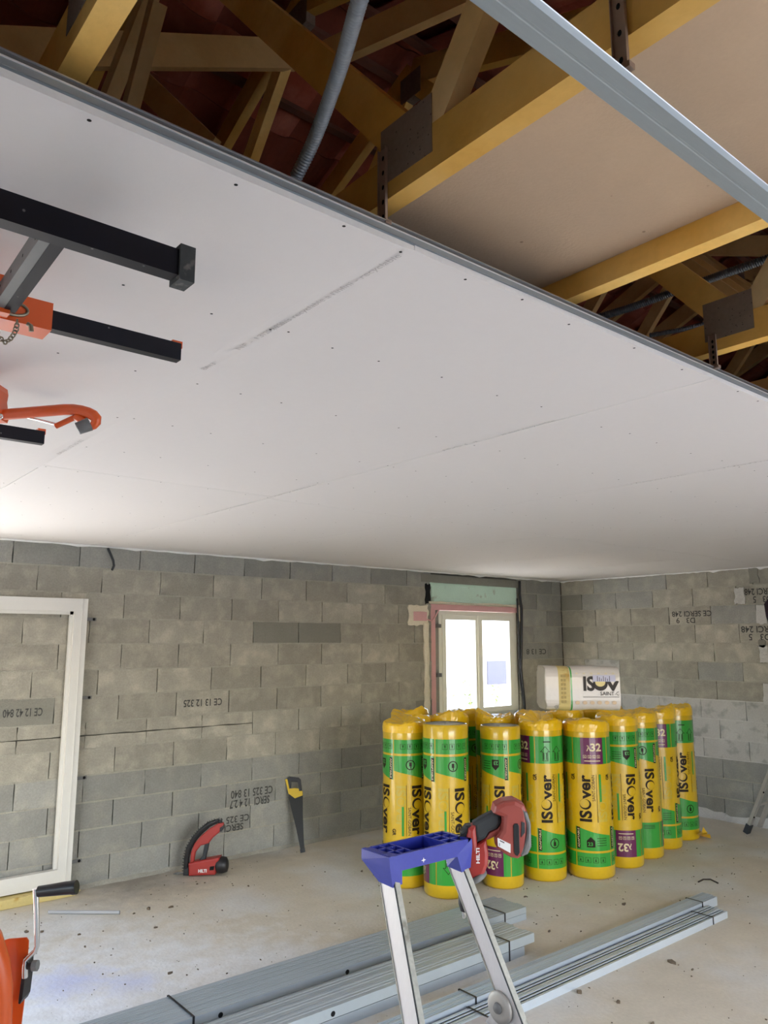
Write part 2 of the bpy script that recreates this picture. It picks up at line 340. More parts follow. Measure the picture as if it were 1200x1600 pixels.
def lay(wall, side):
    """side 'B': along x on y=0; side 'R': along -y on x=0"""
    rr = random.Random(3 if side == 'B' else 5)
    for k in range(13):
        zb = Z0-k*PZ; hh = BH if k else HC+.03-zb
        off = (LR if side == 'B' else [-d for d in RRo])[k]
        lo, hi = (-6.95, 0.0) if side == 'B' else (-5.2, 0.0)
        xs = [off+.5*i for i in range(-30, 30)]; xs = sorted([lo]+[x for x in xs if lo+.06 < x < hi-.06]+[hi])
        segs = [(xs[i], xs[i+1]) for i in range(len(xs)-1)]
        for (a, c) in segs:
            parts = [(a, c, zb, hh)]
            if side == 'B':
                # cut at the window and split of the thin course
                zt = zb+hh; out = []
                for (a1, c1, z1, h1) in parts:
                    if z1 < WZ1-.01 and z1+h1 > WZ0+.02 and c1 > WX0 and a1 < WX1:
                        if a1 < WX0-.04: out.append((a1, WX0, z1, h1))
                        if c1 > WX1+.04: out.append((WX1, c1, z1, h1))
                    elif k == 7 and c1 < -4.5: out += [(a1, c1, z1, .094), (a1, c1, z1+.102, h1-.102)]
                    else: out.append((a1, c1, z1, h1))
                parts = out
            for (a1, c1, z1, h1) in parts:
                Ln = c1-a1-.0055
                if Ln < .03: continue
                if side == 'B':
                    mt = m_blk_dark if rr.random() < .03 else m_blk_grey if k == 0 else (m_blk_beige if k < 9 else m_blk_grey)
                    if k in (1, 2, 3, 4) and a1 > -1.0: mt = m_blk_grey
                else:
                    mt = m_blk_white if k in (7, 8, 9) else (m_blk_grey if k > 9 or rr.random() < .2 else m_blk_beige)
                    if k in (5, 6) and -1.0 < a1 < -.35: mt = m_blk_white
                    if k < 5 and a1 > -.5: mt = m_blk_dark
                me = get_block(Ln, h1, mt, rr.randrange(4))
                dep = rr.uniform(-.002, .002)
                o = link('block', me, wall, (a1+.0027, dep, z1+.003) if side == 'B' else (dep, c1-.0027, z1+.003))
                if side == 'R': o.rotation_euler = (0, 0, R(-90))
                block_at[(side, k, round(a1, 2))] = o
lay(wb, 'B'); lay(wr, 'R')
# bed joints
for k in range(12):
    zb = Z0-k*PZ
    rr = random.Random(k)
    def bed(f, u0, u1, name, wall, mt):
        n = int((u1-u0)/.06); vs = []; fs = []
        for i in range(n+1):
            u = u0+(u1-u0)*i/n; d = .0005+rr.random()*.003; h = .0045+rr.random()*.003
            for (dd, hh) in ((.03, -h), (d, -h), (d, h), (.03, h)): vs.append(f(u, dd, zb+hh))
        for i in range(n):
            for q in range(3): fs.append((i*4+q, i*4+q+1, (i+1)*4+q+1, (i+1)*4+q))
        MB().add(vs, fs).build(name, mt, wall)
    segs = [(-6.95, 0)]
    if WZ0 < zb < WZ1: segs = [(-6.95, WX0), (WX1, 0)]
    for a, c in segs: bed(lambda u, d, z: (u, d, z), a, c, 'mortar_bed', wb, m_mortar)
    bed(lambda u, d, z: (d, -u, z), 0, 5.2, 'mortar_bed', wr, m_mortar_w if k in (6, 7, 8, 9) else m_mortar)
# concrete lintel, corner daubs, pale mortar patches on the right wall and fillet along its foot
MB().box((-2.47, -.004, 2.512), (-.80, .03, 2.60)).build('lintel', m_blk_dark, wb)
def blob_patch(pts, plane, name, mt, wall, t=.01):
    b = MB()
    if plane == 'R': b.prism([(-p[0], p[1]) for p in pts], (-.001-t, 0, 0), (0, 1, 0), (0, 0, 1), (1, 0, 0), t, bev=.003)
    else: b.prism(pts, (0, -.001-t, 0), (1, 0, 0), (0, 0, 1), (0, 1, 0), t, bev=.003)
    return b.build(name, mt, wall)
def ragged(x0, x1, z0, z1, n=7, j=.012, seed=1):
    r_ = random.Random(seed); P = []
    for i in range(n): P.append((x0+(x1-x0)*i/n, z0+r_.uniform(-j, j)))
    for i in range(n): P.append((x1+r_.uniform(-j, j), z0+(z1-z0)*i/n))
    for i in range(n): P.append((x1-(x1-x0)*i/n, z1+r_.uniform(-j, j)))
    for i in range(n): P.append((x0+r_.uniform(-j, j), z1-(z1-z0)*i/n))
    return P
for (px0, py0, px1, py1, s_) in ((1149, 918, 1163, 944, 1), (1183, 945, 1196, 975, 2), (1188, 1008, 1200, 1035, 3), (1194, 1068, 1215, 1100, 4)):
    a = onx(px0, py1, 0); c = onx(px1, py0, 0)
    blob_patch(ragged(-a.y, -c.y, a.z, c.z, 5, .008, s_), 'R', 'mortar_patch', m_mortar_w, wr)
for (px0, py0, px1, py1, s_) in ((1172, 884, 1184, 912, 5), (1186, 1000, 1196, 1012, 6)):
    a = onx(px0, py1, 0); c = onx(px1, py0, 0)
    blob_patch(ragged(-a.y, -c.y, a.z, c.z, 4, .012, s_), 'R', 'mortar_patch', m_blk_dark, wr)
b = MB(); rr = random.Random(4); n = 60; vs = []; fs = []
for i in range(n+1):
    y = -5.2*i/n; h = .045+.03*rr.random()+.02*math.sin(i*.7); d = .05+.03*rr.random()
    for q in ((.01, y, h+.02), (-.012, y, h), (-.03, y, .02), (-d, y, .001)): vs.append(q)
for i in range(n):
    for q in range(3): fs.append((i*4+q, i*4+q+1, (i+1)*4+q+1, (i+1)*4+q))
lab(b.add(vs, fs, smooth=True).build('mortar_fillet', m_mortar_w, wr), 'white cement dust fillet along the foot of the wall')
b = MB(); vs = []; fs = []
for i in range(n+1):
    x = -6.94*i/n; h = .012+.012*rr.random(); d = .02+.02*rr.random()
    for q in ((x, .01, h+.01), (x, -.008, h), (x, -d, .001)): vs.append(q)
for i in range(n):
    for q in range(2): fs.append((i*3+q, i*3+q+1, (i+1)*3+q+1, (i+1)*3+q))
b.add(vs, fs, smooth=True).build('mortar_fillet', m_mortar, wb)
# white filler bead where the ceiling meets the walls
b = MB(); b2 = MB()
def bead(f, L0, mb, seed):
    r_ = random.Random(seed); vs = []; fs = []; n = 110
    for i in range(n+1):
        u = L0*i/n; h = .010+r_.random()*.010+(.02*r_.random() if r_.random() < .12 else 0)
        for d, z in ((.01, HC+.002), (-.014, HC-.001), (-.010, HC-h*.6), (.004, HC-h)): vs.append(f(u, d, z))
    for i in range(n):
        for q in range(3): fs.append((i*4+q, i*4+q+1, (i+1)*4+q+1, (i+1)*4+q))
    mb.add(vs, fs)
bead(lambda u, d, z: (-u, d, z), 10.5, b, 1); b.build('filler_bead', m_pedge, wb)
bead(lambda u, d, z: (d, -u, z), 5.2, b2, 2); b2.build('filler_bead', m_pedge, wr)
# printed block markings (upside down as laid)
def marking(side, px, py, lines, size, mt=None, k=None, flip=True, parent=None):
    """lines of text with the block's own marks; (px,py) = top right of the inverted text in the photograph's frame, i.e. its start"""
    P = ony(px, py, 0) if side == 'B' else onx(px, py, 0)
    X = Vector((-1, 0, 0)) if side == 'B' else Vector((0, 1, 0)); Yv = Vector((0, 0, -1))
    n = Vector((0, -.0045, 0)) if side == 'B' else Vector((-.0045, 0, 0))
    b = MB()
    for (s, dx, dy, fit) in lines: flat_text(b, s, size, P+n+X*dx-Yv*dy*1.0, X, Yv, fit=fit, bold=.012)
    return b.build('ink_marking', mt or m_ink, wb if side == 'B' else wr)
def marks(side, x_right, x_left, ytop, ybot, rows, mt=None):
    """rows listed from the lowest line in the picture to the highest (text is upside down)"""
    f = ony if side == 'B' else onx
    A = f(x_right, ytop, 0); B_ = f(x_left, ytop, 0); D_ = f(x_right, ybot, 0)
    Wd = (A-B_).length; Hd = A.z-D_.z; n = len(rows); X = Vector((-1, 0, 0)) if side == 'B' else Vector((0, 1, 0))
    nn = Vector((0, -.0045, 0)) if side == 'B' else Vector((-.0045, 0, 0)); b = MB()
    for i, (s, a0, a1) in enumerate(rows):           # i=0 top row in picture
        base = A+nn+X*(a0*Wd); base.z = A.z-Hd*i/n
        flat_text(b, s, Hd/n*1.15, base, X, (0, 0, -1), fit=(a1-a0)*Wd, bold=.015)
    return b.build('ink_marking', mt or m_ink, wb if side == 'B' else wr)
marks('B', 428, 360, 1227, 1256, [('CE 325 13 840', .03, .98), ('SERCI  12 4 2.7', .1, 1.0)])
marks('B', 391, 338, 1271, 1296, [('CE 325 13', .03, 1.0), ('SERCI', .2, .75)])
marks('B', 347, 287, 1091, 1104, [('CE 13 12 325', 0, 1)], m_ink)
marks('B', 67, 5, 1106, 1121, [('CE 12 42 840', 0, 1)], m_ink)
marks('B', 853, 822, 1014, 1024, [('CE 13 8', 0, 1)], m_ink)
marks('R', 1112, 1050, 954, 975, [('CE SERCI 248', 0, 1), ('   D3   9', .25, .9)])
marks('R', 1215, 1163, 918, 943, [('SERCI 248', .1, 1), ('D3   5', .2, .75)])
marks('R', 1215, 1158, 978, 1003, [('SERCI 248', 0, 1), ('D3   5', .2, .8)])
# ---------------------------------------------------------------- ceiling
cl = MB().box((XL, -5.24, HC+.0135), (.0, 0.0, HC+.0185)).build('ceiling', m_backing); cl['kind'] = 'structure'
JX = [-10.6, -9.65, -8.46, -7.266, -6.073, -4.88, -3.69, -2.49, -1.30, -.002]
rr = random.Random(11)
inkline = {}
def sheet(x0, x1, y0, y1, dz=0, yo=0):
    g = .0016; b = MB(); c = .012; zb = HC+dz
    x0 += g; x1 -= g; y0 += g; y1 -= g
    # tapered long edges
    xs = [x0, x0+.05, x1-.05, x1]; zs = [zb+.0022, zb, zb, zb+.0022]; vs = []
    for y in (y0, y1):
        for x, z in zip(xs, zs): vs.append((x, y, z))
        for x in (x1, x0): vs.append((x, y, zb+.0128))
    fs = [(i, i+1, 7+i, 6+i) for i in range(3)]
    b.add(vs, fs, 0); b.add(vs, [(3, 4, 10, 9), (5, 0, 6, 11), (4, 5, 11, 10), (0, 1, 2, 3, 4, 5), (6, 7, 8, 9, 10, 11)], 1)
    return b.build('plasterboard_sheet', [m_plaster, m_pedge], cl)
EY = -5.247
for i in range(len(JX)-1):
    x0, x1 = JX[i], JX[i+1]
    ye = EY-(.002 if i == 2 else (.0 if i != 3 else .001)); ys = [ye, -2.78 if i % 2 else -2.72, -.28 if i % 2 else -.22, -.001]
    for q in range(3): sheet(x0, x1, ys[q], ys[q+1], dz=(-.003 if (i == 2 and q == 0) else 0))
    # screw heads in rows under the furring channels
    b = MB(); r2 = random.Random(i)
    for row in range(11):
        y = -5.228+row*.495
        for fx in (.022, .17, .33, .55, .80, 1.02, 1.17):
            x = x0+fx*(x1-x0)/1.19+r2.uniform(-.02, .02); yy = y+r2.uniform(-.012, .012)
            if not (x0+.012 < x < x1-.012): continue
            n = 8; rad = .0036
            b.add([(x+rad*math.cos(t), yy+rad*math.sin(t), HC-.0006-(.003 if i == 2 and yy < -2.8 else 0)) for t in [2*math.pi*k/n for k in range(n)]], [tuple(range(n))])
    s_ = b.build('screw_heads', m_hole, cl); s_['kind'] = 'stuff'
# recyclable slogan printed along the board edges (reads towards the open side)
def sheetprint(x, y0, txts, size, mt, sgn=1):
    b = MB()
    for s, dy, fit in txts: flat_text(b, s, size, (x, y0-dy, HC-.0008-(.003 if -7.31 < x < -7.27 else 0)), (0, -1, 0), (-1, 0, 0), fit=fit)
    o = b.build('printed_slogan', mt, cl); return o
sheetprint(-7.276, -4.36, [('BA13', .0, .07), ('NF - 13', .20, .13), ('120 x 250', .33, .10)], .022, m_inkf)
sheetprint(-7.276, -4.72, [("- je suis recyclable à l'infini - recyclable", .0, .50)], .022, m_inkf)
sheetprint(-7.276, -3.05, [('BA13 - 12 15 02', .0, .3)], .022, m_inkf)
sheetprint(-6.083, -2.0, [('je suis recyclable', .0, .5), ('recyclable', .8, .4)], .020, m_inkf)
sheetprint(-6.083, -4.1, [('BA13', .0, .2), ('je suis recyclable', .32, .25)], .020, m_inkf)
sheetprint(-4.89, -4.2, [('recyclable', .0, .3), ("à l'infini", .4, .3)], .020, m_inkf)
# tan scrape and filler crumbs near the joint at the far left
# ---------------------------------------------------------------- furring channels
def furring(y, name, label, x0, x1, zb, group=None):
    t = thing(name, label, 'channel', (x0, y, zb), group=group)
    w = .054 if zb < HC+.0132 else .047; h = .010 if w > .05 else .018; b = MB()
    prof = [(-w/2-.001, .006), (-w/2+.004, .0), (-.003, 0), (-.0015, .0007), (.0015, .0007), (.003, 0), (w/2-.004, 0), (w/2+.001, .006)]
    vs = []; 
    for x in (x0, x1):
        for q in prof: vs.append((x, y+q[0], zb+q[1]))
    n = len(prof); b.add(vs, [(i, i+1, n+i+1, n+i) for i in range(n-1)])
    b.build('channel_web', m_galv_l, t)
    for s in (-1, 1):
        b = MB(); P = [(s*(w/2+.001), .006), (s*(w/2-.002), .0075), (s*(w/2), h), (s*(w/2-.010), h+.0005), (s*(w/2-.010), h-.002)]; vs = []
        for x in (x0, x1):
            for q in P: vs.append((x, y+q[0], zb+q[1]))
        n = len(P); b.add(vs, [(i, i+1, n+i+1, n+i) for i in range(n-1)]); b.build('channel_lip', m_galv, t)
    return t
furring(-5.756, 'furring_channel', 'bare galvanised furring channel hanging below the trusses at the upper right', -9.6, -.1, HC+.013)
t = furring(-5.222, 'furring_channel', 'galvanised furring channel along the open edge of the plasterboard ceiling', -10.5, -.1, HC+.0135)
# channel side face, rolled lip, recessed stiffening rail and its top flange
m_lip = mat('bright_zinc_lip', (.80, .81, .80), .35, metal=.3, noise=(30, .05))
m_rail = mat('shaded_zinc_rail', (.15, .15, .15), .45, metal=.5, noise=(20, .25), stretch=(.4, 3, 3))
MB().box((-10.5, -5.2505, HC+.0132), (-.1, -5.248, HC+.0240)).build('channel_face', m_galv_l, t)
MB().box((-10.5, -5.2525, HC+.0242), (-.1, -5.247, HC+.0262)).build('channel_lip', m_lip, t)
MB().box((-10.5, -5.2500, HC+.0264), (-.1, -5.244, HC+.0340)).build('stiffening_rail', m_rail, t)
MB().box((-10.5, -5.2530, HC+.0342), (-.1, -5.236, HC+.0360)).build('stiffening_rail', m_galv, t)
# ---------------------------------------------------------------- roof trusses
TX = [-7.94, -7.335, -6.70, -6.07, -5.44, -4.81, -4.18, -3.55, -2.92, -2.29, -1.66, -1.03, -.42]
TW = .042; ZB = 2.72; CH = .092; YR = -3.9; SL = .42; ZE = 2.79
def roofz(y): return ZE+SL*(min(y-YB, -y)+.0)
tnames = {
 -7.94: 'roof truss whose thick chord crosses the upper left corner',
 -7.335: 'roof truss with a large brown nail plate, left of the brown board',
 -6.70: 'roof truss with its bottom chord along the right edge of the brown board',
 -6.07: 'roof truss with a nail plate near the right edge, behind the dark conduits'}
def truss(i, x):
    lbl = tnames.get(x, 'timber roof truss in the dark attic, %s beyond the right-hand nail plate' % ('first','second','third','fourth','fifth','sixth','seventh','eighth','ninth')[max(0,i-4)])
    t = thing('roof_truss', lbl, 'truss', (x, YR, ZB), group='timber roof trusses')
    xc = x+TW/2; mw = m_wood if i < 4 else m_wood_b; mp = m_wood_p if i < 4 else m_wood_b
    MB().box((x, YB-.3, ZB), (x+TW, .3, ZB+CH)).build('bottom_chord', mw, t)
    zr = roofz(YR)
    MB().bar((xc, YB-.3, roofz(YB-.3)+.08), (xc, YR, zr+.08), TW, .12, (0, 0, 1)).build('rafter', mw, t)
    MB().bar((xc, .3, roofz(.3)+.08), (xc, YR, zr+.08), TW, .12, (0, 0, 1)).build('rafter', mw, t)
    for s in (-1, 1):
        yn = YR+s*1.40; zn = ZB+CH
        if x == -6.70 and s < 0: continue
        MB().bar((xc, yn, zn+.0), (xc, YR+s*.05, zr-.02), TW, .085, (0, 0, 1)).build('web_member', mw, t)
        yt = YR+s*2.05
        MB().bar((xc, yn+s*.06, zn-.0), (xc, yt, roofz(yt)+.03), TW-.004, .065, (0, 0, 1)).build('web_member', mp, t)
        for yy, zz, hw, hh in ((yn, ZB+.095, .074, .06), (YR+s*2.05, roofz(yt)+.04, .06, .05)):
            for q, xx in ((0, x-.0012), (1, x+TW+.0002)):
                MB().box((xx, yy-hw, zz-hh), (xx+.001, yy+hw, zz+hh)).build('nail_plate', m_plate, t)
    MB().box((x-.0012, YR-.07, zr-.06), (x+TW+.0012, YR+.07, zr+.07)).build('nail_plate', m_plate, t)
    return t
for i, x in enumerate(TX): truss(i, x)
# hangers from the chords to the channels
def hanger(x, y, label, ztop=ZB+.08):
    t = thing('ceiling_hanger', label, 'hanger', (x, y, HC+.03), group='perforated steel hangers')
    b = MB(); x0 = x-.004; w = .012
    b.box((x0, y-w, HC+.033), (x0+.0015, y+w, ztop)); b.box((x0-.005, y-w, HC+.033), (x0, y-w+.0015, ztop)); b.box((x0-.005, y+w-.0015, HC+.033), (x0, y+w, ztop))
    b.build('slotted_strip', m_hang, t)
    n = 8
    for k in range(5):
        z = HC+.05+k*(ztop-HC-.07)/4; b = MB()
        b.add([(x0-.0006, y+.0035*math.cos(a), z+.0055*math.sin(a)) for a in [2*math.pi*q/n for q in range(n)]], [tuple(range(n))]); b.build('slot_hole', m_hole, t)
    MB().box((x0-.006, y-.016, HC+.0295), (x0+.008, y+.016, HC+.0385)).build('clip', m_hang, t)
hanger(-7.335, -5.237, 'perforated hanger beside the big nail plate, just above the ceiling edge', ZB+.11)
hanger(-7.335, -5.77, 'perforated hanger dropping behind the bare channel at top right', ZB+.16)
hanger(-6.07, -5.25, 'small perforated hanger under the right-hand nail plate', ZB+.05)
hanger(-6.70, -5.75, 'perforated hanger on the second chord, where the bare channel passes it', ZB+.05)
# fibreboard between two chords
bd = MB().box((-7.335+TW+.001, YB+.2, ZB+.058), (-6.701, -4.55, ZB+.070)).build('attic_board', m_board)
tag(bd, 'brown fibreboard panel fixed between two truss chords, above the bare channel', 'board')
# diagonal and lateral braces
def brace(name, label, p, q, w, h, mt, ref=(0, 0, 1)):
    o = MB().bar(p, q, w, h, ref).build(name, mt); return tag(o, label, 'brace')
brace('wind_brace', 'pale wide board running level behind the upper left trusses', atd(-60, 73, 2.35), atd(455, 86, 3.3), .03, .125, m_wood_b)
brace('wind_brace', 'brown diagonal board crossing behind the corrugated conduit at the top', atd(500, 92, 2.6), atd(760, -28, 2.2), .03, .10, m_wood_b)
brace('wind_brace', 'slanting brown board low in the attic left of the conduit', atd(205, 112, 2.9), atd(330, 235, 2.6), .03, .085, m_wood_b)
brace('strut', 'pale strut beside the thick chord at upper left, lower of the pair', atd(168, 160, 2.25), atd(236, -14, 2.1), .04, .055, m_wood_p)
brace('strut', 'pale strut beside the thick chord at upper left, right of the pair', atd(203, 172, 2.05), atd(247, 4, 1.95), .036, .05, m_wood_p)
# roof: clay tiles on battens, every tile of the far slope an object
rf = thing('roof', 'dark red clay tiles on battens seen from below, above the trusses', 'roof', (0, YR, 4.5))
NS = 13
def tile_mesh():
    b = MB(); vs = []; fs = []; n = 10; Lx = .30; Ly = .36
    for k in (0, 1):
        for i in range(n+1):
            u = i/n; vs.append((u*Lx, k*Ly, .022*math.sin(u*math.pi*2)+(.018 if k else 0)))
    for k in (0, 1):
        for i in range(n+1):
            u = i/n; vs.append((u*Lx, k*Ly, .022*math.sin(u*math.pi*2)+(.018 if k else 0)+.012))
    m1 = n+1
    for i in range(n):
        fs.append((i, i+1, m1+i+1, m1+i)); fs.append((2*m1+i, 3*m1+i, 3*m1+i+1, 2*m1+i+1)); fs.append((i, 2*m1+i, 2*m1+i+1, i+1)); fs.append((m1+i, m1+i+1, 3*m1+i+1, 3*m1+i))
    return b.add(vs, fs).mesh('roof_tile', m_tile)
tm = tile_mesh(); ang = math.atan(SL)
cs, sn = math.cos(ang), math.sin(ang)
cnt = 0; b_rest = MB()
for r_ in range(13):
    for c_ in range(-2, 34):
        x = -9.2+c_*.285; yy = YR+.02+r_*.33*cs; z = roofz(YR)+.21-r_*.33*sn
        visible = c_ < 21
        if visible and cnt < 290:
            o = link('roof_tile', tm, rf); o.location = Vector((x, yy, z))-rf.location; o.rotation_euler = (-ang, 0, 0); cnt += 1
        else:
            for v_, f_ in [([Vector(v.co) for v in tm.vertices], [tuple(p.vertices) for p in tm.polygons[:20]])]:
                b_rest.add([(x+v.x, yy+v.y*cs+v.z*sn, z-v.y*sn+v.z*cs) for v in v_], f_)
for r_ in range(13):
    for c_ in range(-5, 34):
        x = -9.2+c_*.285; yy = YR-.02-r_*.33*cs; z = roofz(YR)+.21-r_*.33*sn
        v_ = [Vector(v.co) for v in tm.vertices]; f_ = [tuple(p.vertices) for p in tm.polygons[:20]]
        b_rest.add([(x+v.x, yy-v.y*cs-v.z*sn, z-v.y*sn+v.z*cs) for v in v_], f_)
o = b_rest.build('roof_tiles', m_tile, rf); o['kind'] = 'stuff'
# solid outer skin so that no sky leaks in, and the battens
for s in (-1, 1):
    b = MB(); y1 = YR+s*4.4
    b.add([(XL-.5, YR, roofz(YR)+.27), (.5, YR, roofz(YR)+.27), (.5, y1, roofz(YR)+.27-4.4*SL), (XL-.5, y1, roofz(YR)+.27-4.4*SL),
           (XL-.5, YR, roofz(YR)+.29), (.5, YR, roofz(YR)+.29), (.5, y1, roofz(YR)+.29-4.4*SL), (XL-.5, y1, roofz(YR)+.29-4.4*SL)],
          [(0,1,2,3),(4,5,6,7),(0,1,5,4),(1,2,6,5),(2,3,7,6),(3,0,4,7)]); b.build('roof_underlay', m_tile, rf)
    for r_ in range(13):
        y = YR+s*(.12+r_*.33); z = roofz(YR)+.165-abs(y-YR)*SL
        MB().box((XL, y-.02, z-.012), (.2, y+.02, z+.012)).build('batten', m_wood_r, rf)
for xg in (XL-.15, .05):
    b = MB(); b.add([(xg, YB-.3, 2.6), (xg, .3, 2.6), (xg, YR, roofz(YR)+.4), (xg+.1, YB-.3, 2.6), (xg+.1, .3, 2.6), (xg+.1, YR, roofz(YR)+.4)],
          [(0, 1, 2), (3, 5, 4), (0, 3, 4, 1), (1, 4, 5, 2), (2, 5, 3, 0)]); b.build('gable', m_render, rf)
for yg in (YB-.25, .12):
    MB().box((XL, yg, 2.7), (.2, yg+.1, roofz(0)+.22)).build('eave_board', m_wood_b, rf)
# corrugated conduits
def corrugated(name, label, pts, r, mt, pitch=.0065, n=10):
    P = [Vector(p) for p in pts]; path = []; rad = []
    def cr(p0, p1, p2, p3, t): return .5*((2*p1)+(-p0+p2)*t+(2*p0-5*p1+4*p2-p3)*t*t+(-p0+3*p1-3*p2+p3)*t**3)
    Q = [P[0]+(P[0]-P[1])]+P+[P[-1]+(P[-1]-P[-2])]; fine = []
    for i in range(1, len(Q)-2):
        for k in range(24): fine.append(cr(Q[i-1], Q[i], Q[i+1], Q[i+2], k/24))
    fine.append(P[-1]); d = 0; ds = [0]
    for i in range(1, len(fine)): d += (fine[i]-fine[i-1]).length; ds.append(d)
    st = pitch/4; i = 0; s = 0; q = 0
    while s < d:
        while i < len(ds)-2 and ds[i+1] < s: i += 1
        t = (s-ds[i])/max(1e-9, ds[i+1]-ds[i]); path.append(fine[i].lerp(fine[i+1], t)); rad.append(r if q % 4 in (0, 1) else r*.76); s += st; q += 1
    o = MB().tube(path, rad, n, caps=False).build(name, mt); return tag(o, label, 'conduit')
corrugated('conduit', 'grey corrugated conduit hanging down from the attic to the ceiling edge', [atd(585, -70, 1.10), atd(562, 0, 1.15), atd(530, 110, 1.3), atd(492, 215, 1.45), atd(462, 278, 1.52)], .0135, m_conduit)
corrugated('conduit', 'dark grey corrugated conduit slanting above the ceiling edge at the right', [atd(1290, 372, 2.2), atd(1200, 404, 2.28), atd(1075, 448, 2.45), atd(990, 479, 2.55), atd(935, 496, 2.62)], .0135, m_conduit_d)
corrugated('conduit', 'thin dark conduit end below the slanting one, left of the nail plate', [atd(1115, 503, 2.65), atd(1060, 516, 2.7), atd(1015, 524, 2.75)], .009, m_conduit_d)
# ---------------------------------------------------------------- window
wn = thing('window_1', None, None, (-1.53, .05, 1.1)); wn['kind'] = 'structure'
def fr(x0, x1, z0, z1, w, y0, y1, name, mt, par):
    for a, c in (((x0, y0, z0), (x0+w, y1, z1)), ((x1-w, y0, z0), (x1, y1, z1)), ((x0+w, y0, z1-w), (x1-w, y1, z1)), ((x0+w, y0, z0), (x1-w, y1, z0+w))):
        MB().box(a, c).build(name, mt, par)
fx0, fx1, fz0, fz1 = -2.165, -.885, 1.0, 2.205
fr(fx0, fx1, fz0, fz1, .045, .045, .12, 'window_frame', m_pvc, wn)
xm = (fx0+fx1)/2
for a, c in ((fx0+.047, xm-.002), (xm+.002, fx1-.047)):
    fr(a, c, fz0+.047, fz1-.047, .055, .035, .10, 'sash', m_pvc, wn)
    MB().box((a+.05, .065, fz0+.1), (c-.05, .069, fz1-.1)).build('pane', m_glass, wn)
MB().box((xm-.022, .022, fz0+.05), (xm+.022, .036, fz1-.05)).build('meeting_stile', m_pvc, wn)
MB().box((-2.30, .0, fz0-.12), (-.86, .14, fz0)).build('sill', m_mortar_w, wn)
# insulation boards and filler round the window: pieces of the wall
MB().box((-2.30, .012, 2.285), (-.865, .06, 2.512)).build('aqua_board', m_aqua, wb)
MB().box((-2.335, .0, 2.47), (-2.30, .03, 2.515)).build('aqua_scrap', m_aqua, wb)
MB().box((-2.31, .018, 2.207), (-.80, .07, 2.284)).build('pink_strip', m_pink, wb)
MB().box((-2.39, .02, .98), (-2.24, .07, 2.22)).build('pink_strip', m_pink, wb)
MB().box((-2.24, .05, 1.0), (-2.165, .10, 2.21)).build('reveal_board', m_render, wb)
MB().box((-.885, .05, 1.0), (-.82, .10, 2.5)).build('reveal_board', m_pvc, wb)
lab(blob_patch(ragged(-2.44, -2.375, .98, 2.06, 16, .010, 9), 'B', 'foam_bead', m_foam, wb, .022), 'cream filler foam bead left of the pink board')
blob_patch(ragged(-2.67, -2.38, 2.03, 2.25, 7, .012, 10), 'B', 'foam_patch', m_foam, wb, .014)
blob_patch(ragged(-2.60, -2.40, 2.08, 2.18, 3, .004, 12), 'B', 'pink_patch', m_pink, wb, .017)
blob_patch(ragged(-2.36, -.83, 2.272, 2.30, 16, .006, 11), 'B', 'foam_bead', m_foam, wb, .006)
blob_patch(ragged(-.868, -.83, 2.10, 2.28, 4, .006, 13), 'B', 'foam_bead', m_foam, wb, .012)
blob_patch(ragged(-2.41, -2.335, 2.27, 2.49, 5, .012, 14), 'B', 'dark_gap', m_hole, wb, .002)
b = MB(); pth = [Vector((-2.40, -.01, 2.10)), Vector((-2.33, -.02, 2.08)), Vector((-2.27, -.01, 2.13)), Vector((-2.20, .0, 2.21))]
b.tube(pth, .008, 6).build('foam_string', m_pink, wb)
for zz in (2.03, 1.49):
    MB().box((-2.235, .0, zz-.02), (-2.17, .045, zz+.02)).build('fixing_lug', m_toolg, wn)
# loose black cables right of the window and the stub above the door frame
def cable(name, label, pts, r, mt=None):
    o = MB().tube(pts, r, 8).build(name, mt or m_black); return tag(o, label, 'cable')
cable('electric_cable', 'thick black cable running down the wall right of the window', [ony(812, 908, -.02), ony(812, 930, -.03), ony(815, 952, -.035), ony(815, 1000, -.03), ony(814, 1045, -.03), ony(819, 1092, -.04), ony(821, 1130, -.05)], .016)
cable('electric_cable', 'thin black cable beside the thick one right of the window', [ony(808, 935, -.02), ony(811, 1000, -.02), ony(812, 1060, -.02), ony(816, 1085, -.03), ony(824, 1130, -.05)], .010)
cable('cable_stub', 'short dark cable end sticking out of the top course, upper left', [ony(169, 857, -.005), ony(173, 866, -.03), ony(177, 876, -.045), ony(178, 884, -.05), ony(175, 891, -.05)], .010, m_dark)
# ---------------------------------------------------------------- white door frame against the wall
fx = -6.115
df = thing('door_frame', 'white primed door frame standing against the block wall at the left edge', 'frame', (-6.56, -.05, .07))
W2 = .90; xr = fx; xl = fx-W2; zb, zt = .075, 2.195
def beam(a, c, nm): MB().box(a, c).build(nm, m_frame, df)
beam((xr-.10, -.075, zb), (xr, -.02, zt), 'jamb'); beam((xl, -.075, zb), (xl+.10, -.02, zt), 'jamb')
beam((xl+.10, -.075, zt-.10), (xr-.10, -.02, zt), 'head'); beam((xl+.10, -.075, zb), (xr-.10, -.02, zb+.11), 'threshold')
